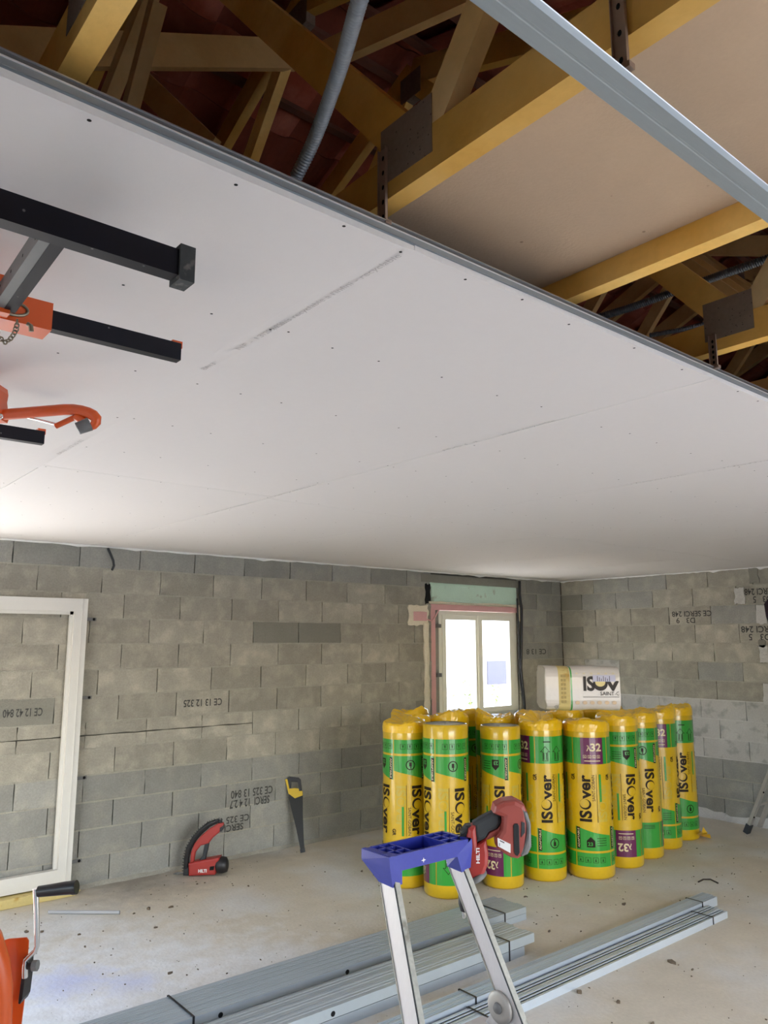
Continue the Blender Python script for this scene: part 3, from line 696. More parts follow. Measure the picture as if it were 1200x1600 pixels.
# rebate steps
beam((xr-.125, -.045, zb+.11), (xr-.10, -.02, zt-.10), 'rebate'); beam((xl+.10, -.045, zt-.125), (xr-.10, -.021, zt-.10), 'rebate')
beam((xr-.045, -.080, zb), (xr-.038, -.075, zt), 'bead')
for zz in (2.037, 1.424, .816, .206):
    lug = MB().box((xr-.02, -.010, zz-.013), (xr+.095, -.006, zz+.013)).build('fixing_lug', m_toolg, df)
    MB().lathe([(.001, -.003), (.011, -.002), (.011, 0)], (xr+.075, -.011, zz), (0, 1, 0), 10).build('screw', m_hole, lug)
ws = MB().prism([(0, 0), (.62, 0), (.66, .03), (.62, .065), (0, .065)], (-6.72, -.145, 0.0), (1, 0, 0), (0, 0, 1), (0, 1, 0), .12, bev=.006).build('timber_offcut', m_timber_y)
tag(ws, 'yellow timber beam lying under the white door frame', 'timber')
ww = MB().prism([(0, 0), (.25, 0), (.25, .05), (.12, .06), (0, .05)], (-7.3, -.16, 0), (1, 0, 0), (0, 0, 1), (0, 1, 0), .15, bev=.006).build('timber_offcut', m_wood_b)
tag(ww, 'brown timber block propping the far left corner of the door frame', 'timber')
# ---------------------------------------------------------------- insulation rolls
RH = 1.2
def cyl_print(radius, modules=4):
    """printed artwork wrapped on a cylinder; u = arc length, v = height"""
    items = []            # (verts2d, faces, mat, layer)
    Wc = 2*math.pi*.175; Mw = Wc/modules
    def poly(pts, mi, lay=1):
        items.append((pts, [tuple(range(len(pts)))], mi, lay))
    def rect(u0, v0, u1, v1, mi, lay=1): poly([(u0, v0), (u1, v0), (u1, v1), (u0, v1)], mi, lay)
    def txt(s, size, u, v, mi, rot=90, bold=0.0, fit=None, lay=2):
        vs, fs = text2d(s, size, bold); k = fit/max(q[0] for q in vs) if fit else 1
        a = R(rot); c, s_ = math.cos(a), math.sin(a)
        items.append(([(u+q[0]*k*c-q[1]*s_, v+q[0]*k*s_+q[1]*c) for q in vs], fs, mi, lay))
    def ring(u, v, ro, ri, mi, off=(0, 0), lay=2, sx=1.0):
        n = 22; P = [(u+ro*sx*math.cos(t), v+ro*math.sin(t)) for t in [2*math.pi*k/n for k in range(n)]]
        Q = [(u+off[0]+ri*sx*math.cos(t), v+off[1]+ri*math.sin(t)) for t in [2*math.pi*k/n for k in range(n)]]
        items.append((P+Q, [(i, (i+1) % n, n+(i+1) % n, n+i) for i in range(n)], mi, lay))
    G, P_, K, GH, CR = 0, 1, 2, 3, 4
    def icon(u, v, s, mi):
        for a, b_, c, d in ((-s, -s, s, -s+.0025), (-s, s-.0025, s, s), (-s, -s, -s+.0025, s), (s-.0025, -s, s, s)): rect(u+a, v+b_, u+c, v+d, mi, 2)
        rect(u-s*.4, v-s*.5, u+s*.4, v-s*.3, mi, 2); rect(u-s*.2, v-s*.3, u+s*.1, v+s*.4, mi, 2)
    for mdl in range(modules):
        o = mdl*Mw
        # bottom: lower band, slanted band
        rect(o+.006, .100, o+Mw-.002, .205, G)
        for k in range(4): icon(o+.035+k*.055, .152, .020, K)
        poly([(o+.006, .222), (o+Mw-.002, .222), (o+Mw-.002, .335), (o+Mw*.5, .365), (o+.006, .405)], G)
        rect(o+.012, .235, o+.038, .40, K, 2); txt('ADAPTABLE', .020, o+.033, .243, CR, 90, .01, .148, 3)
        if mdl % 2 == 0:
            poly([(o+.085, .25), (o+.145, .25), (o+.145, .30), (o+.115, .33), (o+.085, .30)], K, 2); txt('23', .038, o+.092, .262, G, 0, .03, None, 3)
            for k in range(4): rect(o+.16, .262+k*.018, o+.235, .266+k*.018, K, 2)
        else:
            ring(o+.14, .29, .038, .031, K); rect(o+.130, .27, o+.150, .30, K, 2); rect(o+.134, .30, o+.142, .318, K, 2)
        # logo reading upwards
        u = o+.125; v = .44
        txt('IS', .118, u, v, K, 90, .035, .092); ring(u-.040, v+.140, .041, .034, K, (-.006, .006), 2, 1.05)
        txt('ver', .118, u, v+.186, K, 90, .03, .185)
        txt('SAINT-GOBAIN', .034, u+.035, v+.165, K, 90, .0, .205)
        rect(u+.046, v, u+.049, v+.375, K, 2)
        txt('IS', .10, u+.125, v+.0, GH, 90, .04, .085); ring(u+.091, v+.125, .036, .027, GH); txt('ver', .10, u+.125, v+.165, GH, 90, .03, .15, 2)
        rect(u+.068, v+.16, u+.084, v+.375, G, 3); txt('GR', .040, o+.020+Mw-.01, v+.325, K, 90, .03, .05)
        # top band
        rect(o+.006, .895, o+Mw-.002, 1.105, G)
        if mdl % 2 == 0:
            rect(o+.065, .895, o+.235, 1.105, P_, 2); txt('32', .085, o+.135, 1.0, CR, 0, .03, None, 3); txt('λ', .06, o+.108, 1.0, CR, 0, .01, None, 3)
            for k in range(4): icon(o+.095+k*.034, .955, .012, CR)
            rect(o+.09, .918, o+.21, .924, CR, 3)
        elif mdl == 1:
            for q in (0, 1):   # twin arrows pointing to the end of the roll
                c0 = o+.085+q*.10
                for (a, b_, c, d) in ((-.022, .915, -.018, .985), (.018, .915, .022, .985), (-.022, .915, .022, .919), (-.04, .985, -.018, .989), (.018, .985, .04, .989), (-.014, .925, -.008, .98), (.008, .925, .014, .98)): rect(c0+a, b_, c0+c, d, K, 2)
                poly([(c0-.04, .985), (c0-.035, .985), (c0, 1.025), (c0, 1.031)], K, 2); poly([(c0+.04, .985), (c0, 1.031), (c0, 1.025), (c0+.035, .985)], K, 2)
            rect(o+.07, 1.06, o+.13, 1.068, K, 2)
        else:
            for k in range(3): rect(o+.06, .915+k*.012, o+.16, .919+k*.012, K, 2)
    b = MB(); step = .022
    for vs, fs, mi, lay in items:
        bm = bmesh.new(); bv = [bm.verts.new((q[0], q[1], 0)) for q in vs]
        for f in fs:
            try: bm.faces.new([bv[i] for i in f])
            except ValueError: pass
        x0 = min(q[0] for q in vs); x1 = max(q[0] for q in vs)
        k = math.ceil(x0/step+.01)
        while k*step < x1-.0005:
            bmesh.ops.bisect_plane(bm, geom=bm.verts[:]+bm.edges[:]+bm.faces[:], plane_co=(k*step, 0, 0), plane_no=(1, 0, 0)); k += 1
        bm.verts.index_update(); rr_ = radius+.0009*lay
        b.add([(rr_*math.cos(v.co.x/.175), rr_*math.sin(v.co.x/.175), v.co.y) for v in bm.verts], [tuple(v.index for v in f.verts) for f in bm.faces], mi)
        bm.free()
    return b.mesh('printed_wrap', [m_grn, m_pur, m_blkp, m_ghost, m_cream])
PR = .1755
wrap_me = cyl_print(PR)
def roll_body_mesh():
    b = MB(); n = 48; prof = [(.0, 0), (.12, .0), (.165, .004), (.1735, .02), (.1745, .1), (.1735, .3), (.1745, .6), (.1735, .9), (.1745, 1.1), (.174, 1.185), (.168, 1.197), (.158, 1.2)]
    vs = []; r_ = random.Random(2)
    ph = [r_.uniform(0, 6) for _ in range(4)]
    for rad, z in prof:
        for k in range(n):
            t = 2*math.pi*k/n; q = rad+(.0012*math.sin(9*t+ph[0]+z*3) if rad > .15 else 0)*(1 if .05 < z < 1.15 else .5)
            vs.append((q*math.cos(t), q*math.sin(t), z))
    N = len(prof); fs = [(i*n+k, i*n+(k+1) % n, (i+1)*n+(k+1) % n, (i+1)*n+k) for i in range(N-1) for k in range(n)]
    return b.add(vs, fs, 0, True).mesh('film_sleeve', m_yel)
body_me = roll_body_mesh()
end_me = MB().lathe([(.001, 1.194), (.05, 1.196), (.1, 1.193), (.150, 1.199), (.160, 1.198)], n=32).mesh('wool_end', m_wool)
def crumple(seed, h):
    r_ = random.Random(seed); b = MB(); n = 56; vs = []; fs = []
    fr_ = [(r_.randint(2, 4), r_.uniform(0, 6), .5), (r_.randint(5, 8), r_.uniform(0, 6), .3), (r_.randint(11, 16), r_.uniform(0, 6), .2)]
    a0 = r_.uniform(0, 6.28)
    prof = [(.1765, 1.150), (.1775, 1.185), (.1760, 1.205), (.166, 1.222), (.145, 1.228), (.110, 1.222), (.070, 1.214), (.03, 1.210), (.003, 1.209)]
    for j, (rad, z) in enumerate(prof):
        for k in range(n):
            t = 2*math.pi*k/n; wv = sum(am*math.sin(f*t+ph+j*.55) for f, ph, am in fr_); hump = max(0, math.cos(t-a0))**2
            am = (0, .15, .35, .8, 1, .8, .5, .25, 0)[j]
            zz = z+h*am*(.45*wv+.9*hump)+r_.uniform(-.003, .003)*am
            rr_ = rad*(1+(.03*wv*am if j > 1 else 0))+r_.uniform(-.001, .0015)
            vs.append((rr_*math.cos(t), rr_*math.sin(t), zz))
    for i in range(len(prof)-1):
        for k in range(n): fs.append((i*n+k, i*n+(k+1) % n, (i+1)*n+(k+1) % n, (i+1)*n+k))
    return b.add(vs, fs, 0, False).mesh('gathered_film', m_yelc)
crumps = [crumple(s, h) for s, h in ((1, .03), (2, .045), (3, .025), (4, .05))]
def make_roll(x, y, rot, flip, crump, label, sx=1.0, sz=1.0, tilt=None):
    t = thing('insulation_roll', label, 'insulation roll', (x, y, 0), group='yellow insulation rolls standing by the window'); t.scale = (sx, sx, sz)
    q = R(rot)
    o1 = link('film_sleeve', body_me, t); o2 = link('printed_wrap', wrap_me, t)
    o2.rotation_euler = (math.pi if flip else 0, 0, q); o2.location = (0, 0, 1.2 if flip else 0)
    if crump is None: link('wool_end', end_me, t)
    else:
        c = link('gathered_film', crumps[crump], t); c.rotation_euler = (0, 0, q)
    if tilt: t.rotation_euler = (R(tilt[0]), R(tilt[1]), 0)
    return t
# (front contact pixel x, y) -> centre one radius further along the floor
def basepos(px, py, r):
    P = onz(px, py, 0); d = Vector((P.x-CAM.x, P.y-CAM.y, 0)).normalized(); return P+d*r
front = [
 (633, 1390, .172, 1, 0, 200, 'leftmost yellow insulation roll, its writing reading downwards', 1.0, 1.0),
 (699, 1407, .177, 1, None, 20, 'frontmost yellow roll with flat top, twin arrows low on its green band', 1.0, 1.03),
 (787, 1390, .160, 1, None, 245, 'flat-topped yellow roll behind the red screwdriver, upside-down purple 32 at its foot', .92, 1.0),
 (852, 1379, .172, 0, 1, 112, 'yellow roll fourth from the left, large logo reading upwards, no purple panel', 1.0, 1.0),
 (925, 1376, .182, 0, 2, 0, 'wide yellow roll with an upright purple 32 panel near its top', 1.08, .985),
 (974, 1358, .172, 1, 3, 275, 'yellow roll just right of the wide one, upside-down purple 32 low down', 1.0, 1.0),
 (1006, 1343, .172, 1, 0, 180, 'seventh yellow roll from the left, logo reading downwards', 1.0, 1.0),
 (1036, 1328, .172, 0, 1, 345, 'second yellow roll from the right end, purple 32 panel at its top', 1.0, 1.0),
 (1064, 1314, .172, 0, 2, 110, 'rightmost yellow roll, torn film spread at its foot', 1.0, 1.0)]
VD = math.degrees(YAW)
RP = []
for px, py, r_, flip, cr_, rot, lbl, sx, sz in front:
    P = basepos(px, py, r_*sx); RP.append(P); make_roll(P.x, P.y, rot, flip, cr_, lbl, sx, sz)
back = [(-3.70, -1.20, 2, 'yellow roll behind the leftmost one, crumpled film top below the window'),
        (-3.37, -1.33, 3, 'yellow roll standing between the frontmost and the flat-topped one, one row back'),
        (-3.05, -1.58, 1, 'yellow roll behind the fourth from the left'),
        (-2.70, -1.72, 0, 'yellow roll under the left end of the white package'),
        (-3.40, -.85, 1, 'yellow roll in the third row, tall crumpled top against the window'),
        (-2.95, -1.12, 2, 'third-row yellow roll with pale film on top, right of the window post'),
        (-2.28, -1.74, 3, 'yellow roll under the right end of the white package'),
        (-1.88, -1.70, 0, 'second-row yellow roll behind the seventh'),
        (-1.48, -1.62, 2, 'second-row yellow roll behind the two rightmost ones')]
for k, (x, y, c_, lbl) in enumerate(back): make_roll(x, y, 40+70*k, k % 2, c_, lbl, .98, 1.0)
# torn film at the rightmost roll's foot
P = RP[-1]; b = MB(); r_ = random.Random(5); n = 14; vs = [(P.x+.10, P.y-.15, .02)]
for k in range(n+1):
    t = R(-115+110*k/n); rr_ = .19+.10*r_.random(); vs.append((P.x+rr_*math.cos(t), P.y+rr_*math.sin(t), .012+.09*r_.random()))
b.add(vs, [(0, i, i+1) for i in range(1, n+1)]); o = b.build('torn_film', m_yelc); tag(o, 'loose torn yellow film on the floor at the rightmost roll', 'film')
# white/yellow package lying on the rolls
PD = 6.25; pc = atd(903, 1074, PD); L_ = .585; H_ = .345
pk = thing('insulation_package', 'white wrapped insulation roll with a yellow stripe lying across the yellow rolls', 'insulation roll', (pc.x, pc.y, pc.z-H_/2))
FH = Vector((FW.x, FW.y, 0)).normalized(); RH_ = RT; ZZ = Vector((0, 0, 1))
def superring(k, n, hx, hz, e=5.0):
    t = 2*math.pi*k/n; c, s = math.cos(t), math.sin(t); return (math.copysign(abs(c)**(2/e), c)*hx, math.copysign(abs(s)**(2/e), s)*hz)
def pkg(u0, u1, mt, name, grow=0, jag=0, cap=True):
    b = MB(); n = 32; r_ = random.Random(9); st = 8; vs = []; fs = []
    for i in range(st+1):
        u = u0+(u1-u0)*i/st
        for k in range(n):
            y, z = superring(k, n, H_*.5+grow, H_*.5+grow); uu = u
            if jag and i in (0,): uu += r_.uniform(-jag, jag)
            vs.append(pc+RH_*uu+FH*y+ZZ*(z+.004*math.sin(u*18)))
    for i in range(st):
        for k in range(n): fs.append((i*n+k, i*n+(k+1) % n, (i+1)*n+(k+1) % n, (i+1)*n+k))
    if cap: fs += [tuple(range(n)), tuple(st*n+k for k in range(n))]
    b.add(vs, fs, 0, False); return b.build(name, mt, pk)
pkg(-L_/2, L_/2, m_wfilm, 'film_wrap', 0, .008)
pkg(-L_/2-.004, -L_/2+.02, m_wool, 'wool_end', -.004, .012)
pkg(-.195, -.105, m_timber_y, 'yellow_stripe', .0015, 0, False)
pkg(-.100, -.088, m_grn, 'green_stripe', .0015, 0, False)
b = MB(); fo = -FH*(H_*.5+.004)
def ptext(s, size, u, z, mi, bold=0, fit=None): flat_text(b, s, size, pc+fo+RH_*u+ZZ*z, RH_, ZZ, mi, bold, fit)
def ptext_clip(s_, size, u, z, mi, bold, fit):
    vs, fs = text2d(s_, size, bold); k = fit/max(q[0] for q in vs)
    bm = bmesh.new(); bv = [bm.verts.new((u+q[0]*k, z+q[1], 0)) for q in vs]
    for f in fs:
        try: bm.faces.new([bv[i] for i in f])
        except ValueError: pass
    bmesh.ops.bisect_plane(bm, geom=bm.verts[:]+bm.edges[:]+bm.faces[:], plane_co=(L_/2-.012, 0, 0), plane_no=(1, 0, 0), clear_outer=True)
    bm.verts.index_update(); b.add([pc+fo+RH_*v.co.x+ZZ*v.co.y for v in bm.verts], [tuple(v.index for v in f.verts) for f in bm.faces], mi); bm.free()
ptext('IS', .150, -.005, -.012, 0, .035, .096)
n = 24; cu, cz = .135, .036
Pp = [(cu+.058*math.cos(t), cz+.052*math.sin(t)) for t in [2*math.pi*k/n for k in range(n)]]; Qq = [(cu+.040*math.cos(t), cz+.014+.034*math.sin(t)) for t in [2*math.pi*k/n for k in range(n)]]
b.add([pc+fo+RH_*u+ZZ*z for u, z in Pp+Qq], [(i, (i+1) % n, n+(i+1) % n, n+i) for i in range(n)], 0)
b.add([pc+fo+RH_*u+ZZ*z for u, z in Qq], [tuple(range(n))], 1)
ptext_clip('ver', .150, .190, -.012, 0, .03, .27)
ptext_clip('SAINT-GOBAIN', .042, .130, -.052, 0, .0, .28)
b.add([pc+fo+RH_*u+ZZ*z for u, z in ((-.005, -.066), (.28, -.066), (.28, -.062), (-.005, -.062))], [(0, 1, 2, 3)], 0)
for k in range(6):
    c0 = -.05+k*.058; b.add([pc+fo*1.0+RH_*(c0+.018*math.cos(t))+ZZ*(-.108+.014*math.sin(t)) for t in [2*math.pi*q/12 for q in range(12)]], [tuple(range(12))], 2)
    b.add([pc+fo*1.0+RH_*(c0+.012*math.cos(t))+ZZ*(.118+.006*math.sin(t)) for t in [2*math.pi*q/12 for q in range(12)]], [tuple(range(12))], 3)
for k in range(7):
    z = .10-k*.033
    for (a, c) in ((-.178, -.160), (-.156, -.138)): b.add([pc+fo*1.005+RH_*u+ZZ*zz for u, zz in ((a, z-.011), (c, z-.011), (c, z+.009), (a, z+.009))], [(0, 1, 2, 3)], 4)
ptext('CE', .03, -.235, -.15, 0)
b.build('printed_wrap', [m_blkp, m_ghost, mat('peach_print', (.62, .46, .30), .5), mat('faint_yellow_print', (.66, .58, .40), .5), mat('ochre_icons', (.38, .28, .08), .5)], pk)
b = MB(); q = [pc+fo*1.03+RH_*u+ZZ*z for u, z in ((.075, .055), (.255, .055), (.255, .105), (.075, .105))]; b.add(q, [(0, 1, 2, 3)]); lb = b.build('sticker', m_sticker, pk)
b = MB()
for k in range(7): b.add([pc+fo*1.035+RH_*u+ZZ*z for u, z in ((.11+k*.016, .058), (.114+k*.016, .058), (.114+k*.016, .098-.01*(k % 3)), (.11+k*.016, .098-.01*(k % 3)))], [(0, 1, 2, 3)])
b.build('barcode', m_blkp, lb)
# ---------------------------------------------------------------- steel stud bundles
def stud_bundle(label, x0, x1, y0, y1, nrow, layers, h0=0.0, lh=.046, straps=(), holes=(), steps=None, rz=0, g=.0022, mt=None):
    t = thing('stud_bundle', label, 'steel studs', (x0, y0, h0), rz, group='bundles of galvanised studs on the floor')
    dy = (y1-y0)/nrow
    for l in range(layers):
        for r_ in range(nrow):
            rr_ = random.Random(l*50+r_*7+int(-x0*10)); w = dy*.94; h = lh*.95; z = h0+l*lh; e0 = x0+rr_.uniform(0, .05); e1 = x1-rr_.uniform(0, .03)-(steps[l] if steps else 0)
            ya = y0+r_*dy; prof = [(w*.30, 0), (0, 0), (0, h), (w*.22, h), (w*.25, h-g), (w*.42, h-g), (w*.45, h), (w*.55, h), (w*.58, h-g), (w*.75, h-g), (w*.78, h), (w, h), (w, 0), (w*.70, 0),
                  (w*.70, .002), (w-.002, .002), (w-.002, h-.004), (.002, h-.004), (.002, .002), (w*.30, .002)]
            b = MB(); n = len(prof); vs = [(e-x0, ya+p[0]-y0, z+p[1]-h0) for e in (e0, e1) for p in prof]
            fs = [(i, (i+1) % n, n+(i+1) % n, n+i) for i in range(n)]; b.add(vs, fs)
            b.build('steel_stud', mt or m_stud, t, world=False)
    top = layers*lh
    for s in straps:
        b = MB(); w = .011; k = .0015; a, c, z0, z1 = -.001, y1-y0+.001, .0, top+.0015
        b.box((s-x0, a-k, z0), (s-x0+w, a, z1)); b.box((s-x0, c, z0), (s-x0+w, c+k, z1)); b.box((s-x0, a-k, z1), (s-x0+w, c+k, z1+k))
        b.build('strap', m_black, t, world=False)
    for (hx, hz) in holes:
        MB().lathe([(.001, 0), (.013, 0), (.013, .001)], (hx-x0, -.0012, hz-h0), (0, 1, 0), 12).build('punched_hole', m_hole, t, world=False)
    return t
stud_bundle('wide double-layer bundle of studs furthest from the ladder, by the back wall', -7.1, -3.88, -2.60, -2.31, 6, 2, 0, .041, straps=(-6.35, -4.12), holes=((-4.98, .05), (-5.42, .05), (-6.2, .05)), steps=(.0, .0))
stud_bundle('double-layer bundle of studs behind the ladder, second from the back wall', -7.0, -4.28, -2.99, -2.74, 3, 2, 0, .054, straps=(-4.52,), holes=((-5.33, .075), (-5.8, .075)), steps=(.09, 0))
stud_bundle('long shiny bundle of studs reaching furthest right', -5.9, -2.60, -3.29, -3.17, 3, 1, 0, .062, g=.004, mt=m_stud_b, straps=(-5.12, -2.84))
stud_bundle('long low bundle of studs nearest to the viewer, behind the ladder hinge', -5.9, -2.79, -3.46, -3.31, 2, 1, 0, .045, g=.004, mt=m_stud_b, straps=(-5.2, -3.02))
# ---------------------------------------------------------------- stepladder
ld = thing('step_ladder', 'aluminium platform stepladder with a blue tool tray in the foreground', 'ladder', (-6.53, -4.75, 0))
capx0, capx1, capy0, capy1, capz = -6.70, -6.365, -4.495, -4.365, 1.25
tray = MB()
# tray: outer walls, floor and compartment ribs
def bx(a, c): tray.box(a, c)
bx((capx0+.03, capy0, capz-.045), (capx1-.0, capy0+.010, capz)); bx((capx0+.03, capy1-.010, capz-.040), (capx1, capy1, capz))
bx((capx0, capy0, capz-.012), (capx0+.03, capy1, capz-.002))
bx((capx0+.0, capy0, capz-.03), (capx0+.012, capy1, capz)); bx((capx1-.012, capy0, capz-.045), (capx1, capy1, capz))
bx((capx0+.01, capy0+.008, capz-.040), (capx1-.01, capy1-.008, capz-.034))
for xx in (capx0+.055, capx0+.095, capx1-.095, capx1-.05): bx((xx, capy0+.008, capz-.036), (xx+.006, capy1-.008, capz-.001))
for yy in (capy0+.045, capy0+.085):
    bx((capx0+.01, yy, capz-.036), (capx0+.097, yy+.006, capz-.001)); bx((capx1-.092, yy, capz-.036), (capx1-.01, yy+.006, capz-.001))
tray.build('tool_tray', m_blue, ld)
def hull(pts, name, mt, par):
    bm = bmesh.new(); vs = [bm.verts.new(p) for p in pts]; bmesh.ops.convex_hull(bm, input=vs)
    me = bpy.data.meshes.new(name); bad = [v for v in bm.verts if not v.link_faces]; bmesh.ops.delete(bm, geom=bad, context='VERTS')
    bmesh.ops.recalc_face_normals(bm, faces=bm.faces)
    for v in bm.verts: v.co -= par.location
    bm.to_mesh(me); bm.free(); me.materials.append(mt); return link(name, me, par)
zc = capz-.001
hull([(capx0-.004, capy0, zc), (capx0-.004, capy1, zc), (capx0+.008, capy1, zc), (capx0+.045, capy0, zc), (capx0-.004, capy1, zc-.030), (capx0+.0, capy0+.0, zc-.03), (capx0+.045, capy0, zc-.045),
      (capx0+.010, capy0+.065, zc-.082), (capx0+.044, capy0+.065, zc-.08), (capx0+.010, capy0, zc-.085), (capx0+.044, capy0-.003, zc-.08)], 'tray_socket', m_blue, ld)
hull([(capx1+.004, capy0, zc), (capx1+.004, capy1, zc), (capx1-.008, capy1, zc), (capx1-.045, capy0, zc-.03), (capx1+.004, capy1, zc-.030), (capx1-.062, capy0, zc-.04),
      (capx1-.040, capy0+.068, zc-.09), (capx1-.008, capy0+.068, zc-.09), (capx1-.046, capy0-.003, zc-.092), (capx1-.006, capy0-.003, zc-.084), (capx1+.004, capy0-.002, zc-.02)], 'tray_socket', m_blue, ld)
b = MB(); P = Vector((capx0+.13, capy0-.0015, capz-.030))
b.add([P+Vector((a, 0, c)) for a, c in ((0, .008), (.002, .002), (.010, 0), (.002, -.002), (0, -.008), (-.002, -.002), (-.010, 0), (-.002, .002))], [tuple(range(8))]); b.build('star_mark', m_white, ld)
def stile(name, T, B_, par=ld):
    T, B_ = Vector(T), Vector(B_); b = MB(); d = (B_-T).normalized()
    # flat aluminium channel: web faces -x, rounded flange faces -y
    b.bar(T, B_, .022, .060, (0, 1, 0.0)); s_ = b.build(name, m_alu, par)
    a = Vector((0, -1, 0)); a = (a-d*a.dot(d)).normalized()
    b = MB(); b.bar(T+a*.032+d*.012, B_+a*.032, .018, .004, (0, 1, 0)); b.build('stile_edge', m_aluw, s_)
    b = MB(); b.bar(T+a*.0305+d*.01-Vector((.0105, 0, 0)), B_+a*.0305-Vector((.0105, 0, 0)), .0025, .003, (0, 1, 0)); b.build('stile_groove', m_dark, s_)
    b = MB(); b.box((T.x-.006, T.y-.037, T.z-.035), (T.x+.006, T.y-.030, T.z-.026)); b.build('rivet', m_chrome, s_)
    b = MB(); b.bar(T-a*.030, B_-a*.030, .026, .004, (0, 1, 0)); b.build('stile_edge', m_aluw, s_)
    return s_
LT, LB = (-6.672, -4.455, 1.185), (-6.825, -5.01, 0.02)
RT_, RB = (-6.392, -4.450, 1.185), (-6.262, -5.01, 0.02)
stile('stile', LT, LB); stile('stile', RT_, RB)
def lerp(a, c, t): return Vector(a).lerp(Vector(c), t)
# hinge plate, rear legs, platform and steps
for side, (T, B_) in ((-1, (LT, LB)), (1, (RT_, RB))):
    h = lerp(T, B_, .335); dx = -.016 if side > 0 else .016
    q = MB().lathe([(.001, -.006), (.030, -.006), (.042, -.004), (.046, .0), (.046, .008), (.001, .009)], h+Vector((-.020, .035, -.0)) if side > 0 else h+Vector((.014, .03, 0)), (1, 0, 0), 28).build('hinge_plate', m_alud, ld)
    if side > 0:
        MB().lathe([(.001, -.006), (.013, -.006), (.016, 0)], h+Vector((-.027, .035, 0)), (1, 0, 0), 14).build('hinge_bolt', m_toolg, q)
    r0 = h+Vector((0, .04, -.02)); r1 = Vector((r0.x+side*.05, -4.0, .02))
    MB().bar(r0, r1, .022, .045, (0, 1, 0)).build('rear_leg', m_alu, ld)
    MB().box((r1.x-.02, r1.y-.03, 0), (r1.x+.02, r1.y+.03, .04)).build('foot', m_black, ld)
    MB().box((B_[0]-.022, B_[1]-.035, 0), (B_[0]+.022, B_[1]+.035, .05)).build('foot', m_black, ld)
MB().box((-6.735, -4.80, .70), (-6.335, -4.50, .73)).build('platform', m_alu, ld)
for tz in (.47, .24):
    k = (1.185-tz)/1.165; a = lerp(LT, LB, k); c = lerp(RT_, RB, k)
    MB().box((a.x+.012, a.y-.04, tz-.012), (c.x-.012, a.y+.04, tz+.012)).build('step', m_alu, ld)
# ---------------------------------------------------------------- drywall screwdriver hanging on the ladder
SD = 2.47; sK = SD/FPX
def pxs(pts, ox, oy): return [((x-ox)*sK, -(y-oy)*sK) for x, y in pts]
so_ = atd(745, 1340, SD); sdv = thing('screwdriver', 'red drywall screwdriver hanging nose down from the right end of the ladder tray', 'power tool', tuple(so_))
def plate(pts, back, th, name, mt, par=None, bev=.006):
    return MB().prism(pxs(pts, 745, 1340), so_+FH*back, RH_, ZZ, FH, th, bev=bev).build(name, mt, par or sdv)
def wpart(mb, name, mt, par): return mb.build(name, mt, sdv) if par is sdv else link(name, mb.mesh(name, mt, sdv.location), par)
plate([(736, 1291), (743, 1290), (745, 1318), (759, 1309), (762, 1330), (761, 1348), (752, 1368), (742, 1376), (733, 1372), (724, 1345), (727, 1310), (731, 1294)], -.03, .065, 'motor_housing', m_red, bev=.012)
plate([(739, 1287), (752, 1279), (771, 1270), (783, 1273), (784, 1287), (777, 1296), (764, 1301), (758, 1311), (744, 1317), (741, 1305)], -.022, .050, 'handle_grip', m_dark, bev=.012)
plate([(757, 1312), (765, 1301), (777, 1296), (783, 1289), (781, 1302), (771, 1308), (762, 1312)], -.018, .04, 'trigger_guard', m_redl, bev=.005)
mg = plate([(770, 1270), (773, 1259), (786, 1252), (804, 1250), (818, 1257), (822.5, 1268), (822, 1290), (822, 1318), (816, 1331), (806, 1336.5), (796, 1335), (788, 1331), (775, 1322), (773, 1307), (782, 1294), (784, 1276)], -.05, .09, 'screw_magazine', m_redl, bev=.014)
plate([(813, 1262), (822, 1268), (827, 1284), (827, 1318), (821, 1329), (812, 1333), (809, 1329), (815, 1315), (820, 1300), (820, 1285)], -.052, .100, 'magazine_shell', m_toolg, bev=.008)
def decal(pts, name, mt, off=-.0520, par=None):
    b = MB(); b.add([so_+FH*off+RH_*q[0]+ZZ*q[1] for q in pxs(pts, 745, 1340)], [tuple(range(len(pts)))]); o = link(name, b.mesh(name, mt, sdv.location), par or sdv); return o
plate([(799.5, 1287), (801.5, 1284), (806, 1284), (808, 1287), (808, 1326), (805, 1331), (801.5, 1330), (799.5, 1325)], -.0535, .01, 'magazine_slot', m_black, bev=.001)
decal([(774.5, 1304.5), (794.5, 1314), (794, 1327), (775, 1317)], 'sticker', m_white, -.0512)
decal([(778, 1308), (785, 1311.3), (785, 1312.8), (778, 1309.5)], 'sticker_text', m_black, -.0517)
decal([(777, 1312), (777.8, 1312.4), (777.8, 1317), (777, 1316.6)], 'sticker_text', m_black, -.0517)
plate([(812, 1281), (817, 1283), (817, 1297), (811, 1304)], -.053, .01, 'vent', m_dark, bev=.001)
b = MB()
flat_text(b, 'HILTI', .0135*1.1, so_+FH*-.0305+RH_*((747.5-745)*sK)+ZZ*(-(1345-1340)*sK), (RH_*-.0+ZZ*1.0), (RH_*-1.0), bold=.04, fit=.047)
b.v = b.v; b.build('logo', m_white, sdv)
b = MB()
for k in range(6): b.tube([so_+FH*.0+RH_*((719+k*2.4-745)*sK)+ZZ*(-(1308-k*2.2-1340)*sK)+FH*-.02, so_+RH_*((722+k*2.6-745)*sK)+ZZ*(-(1312-k*1-1340)*sK)+FH*.03], .0065, 8)
b.prism(pxs([(719, 1302), (728, 1291), (736, 1290), (739, 1300), (737, 1312), (722, 1312)], 745, 1340), so_-FH*.02, RH_, ZZ, FH, .045, bev=.006)
b.build('rear_vent_cap', m_black, sdv)
P0 = so_+RH_*((741-745)*sK)+ZZ*(-(1366-1340)*sK)
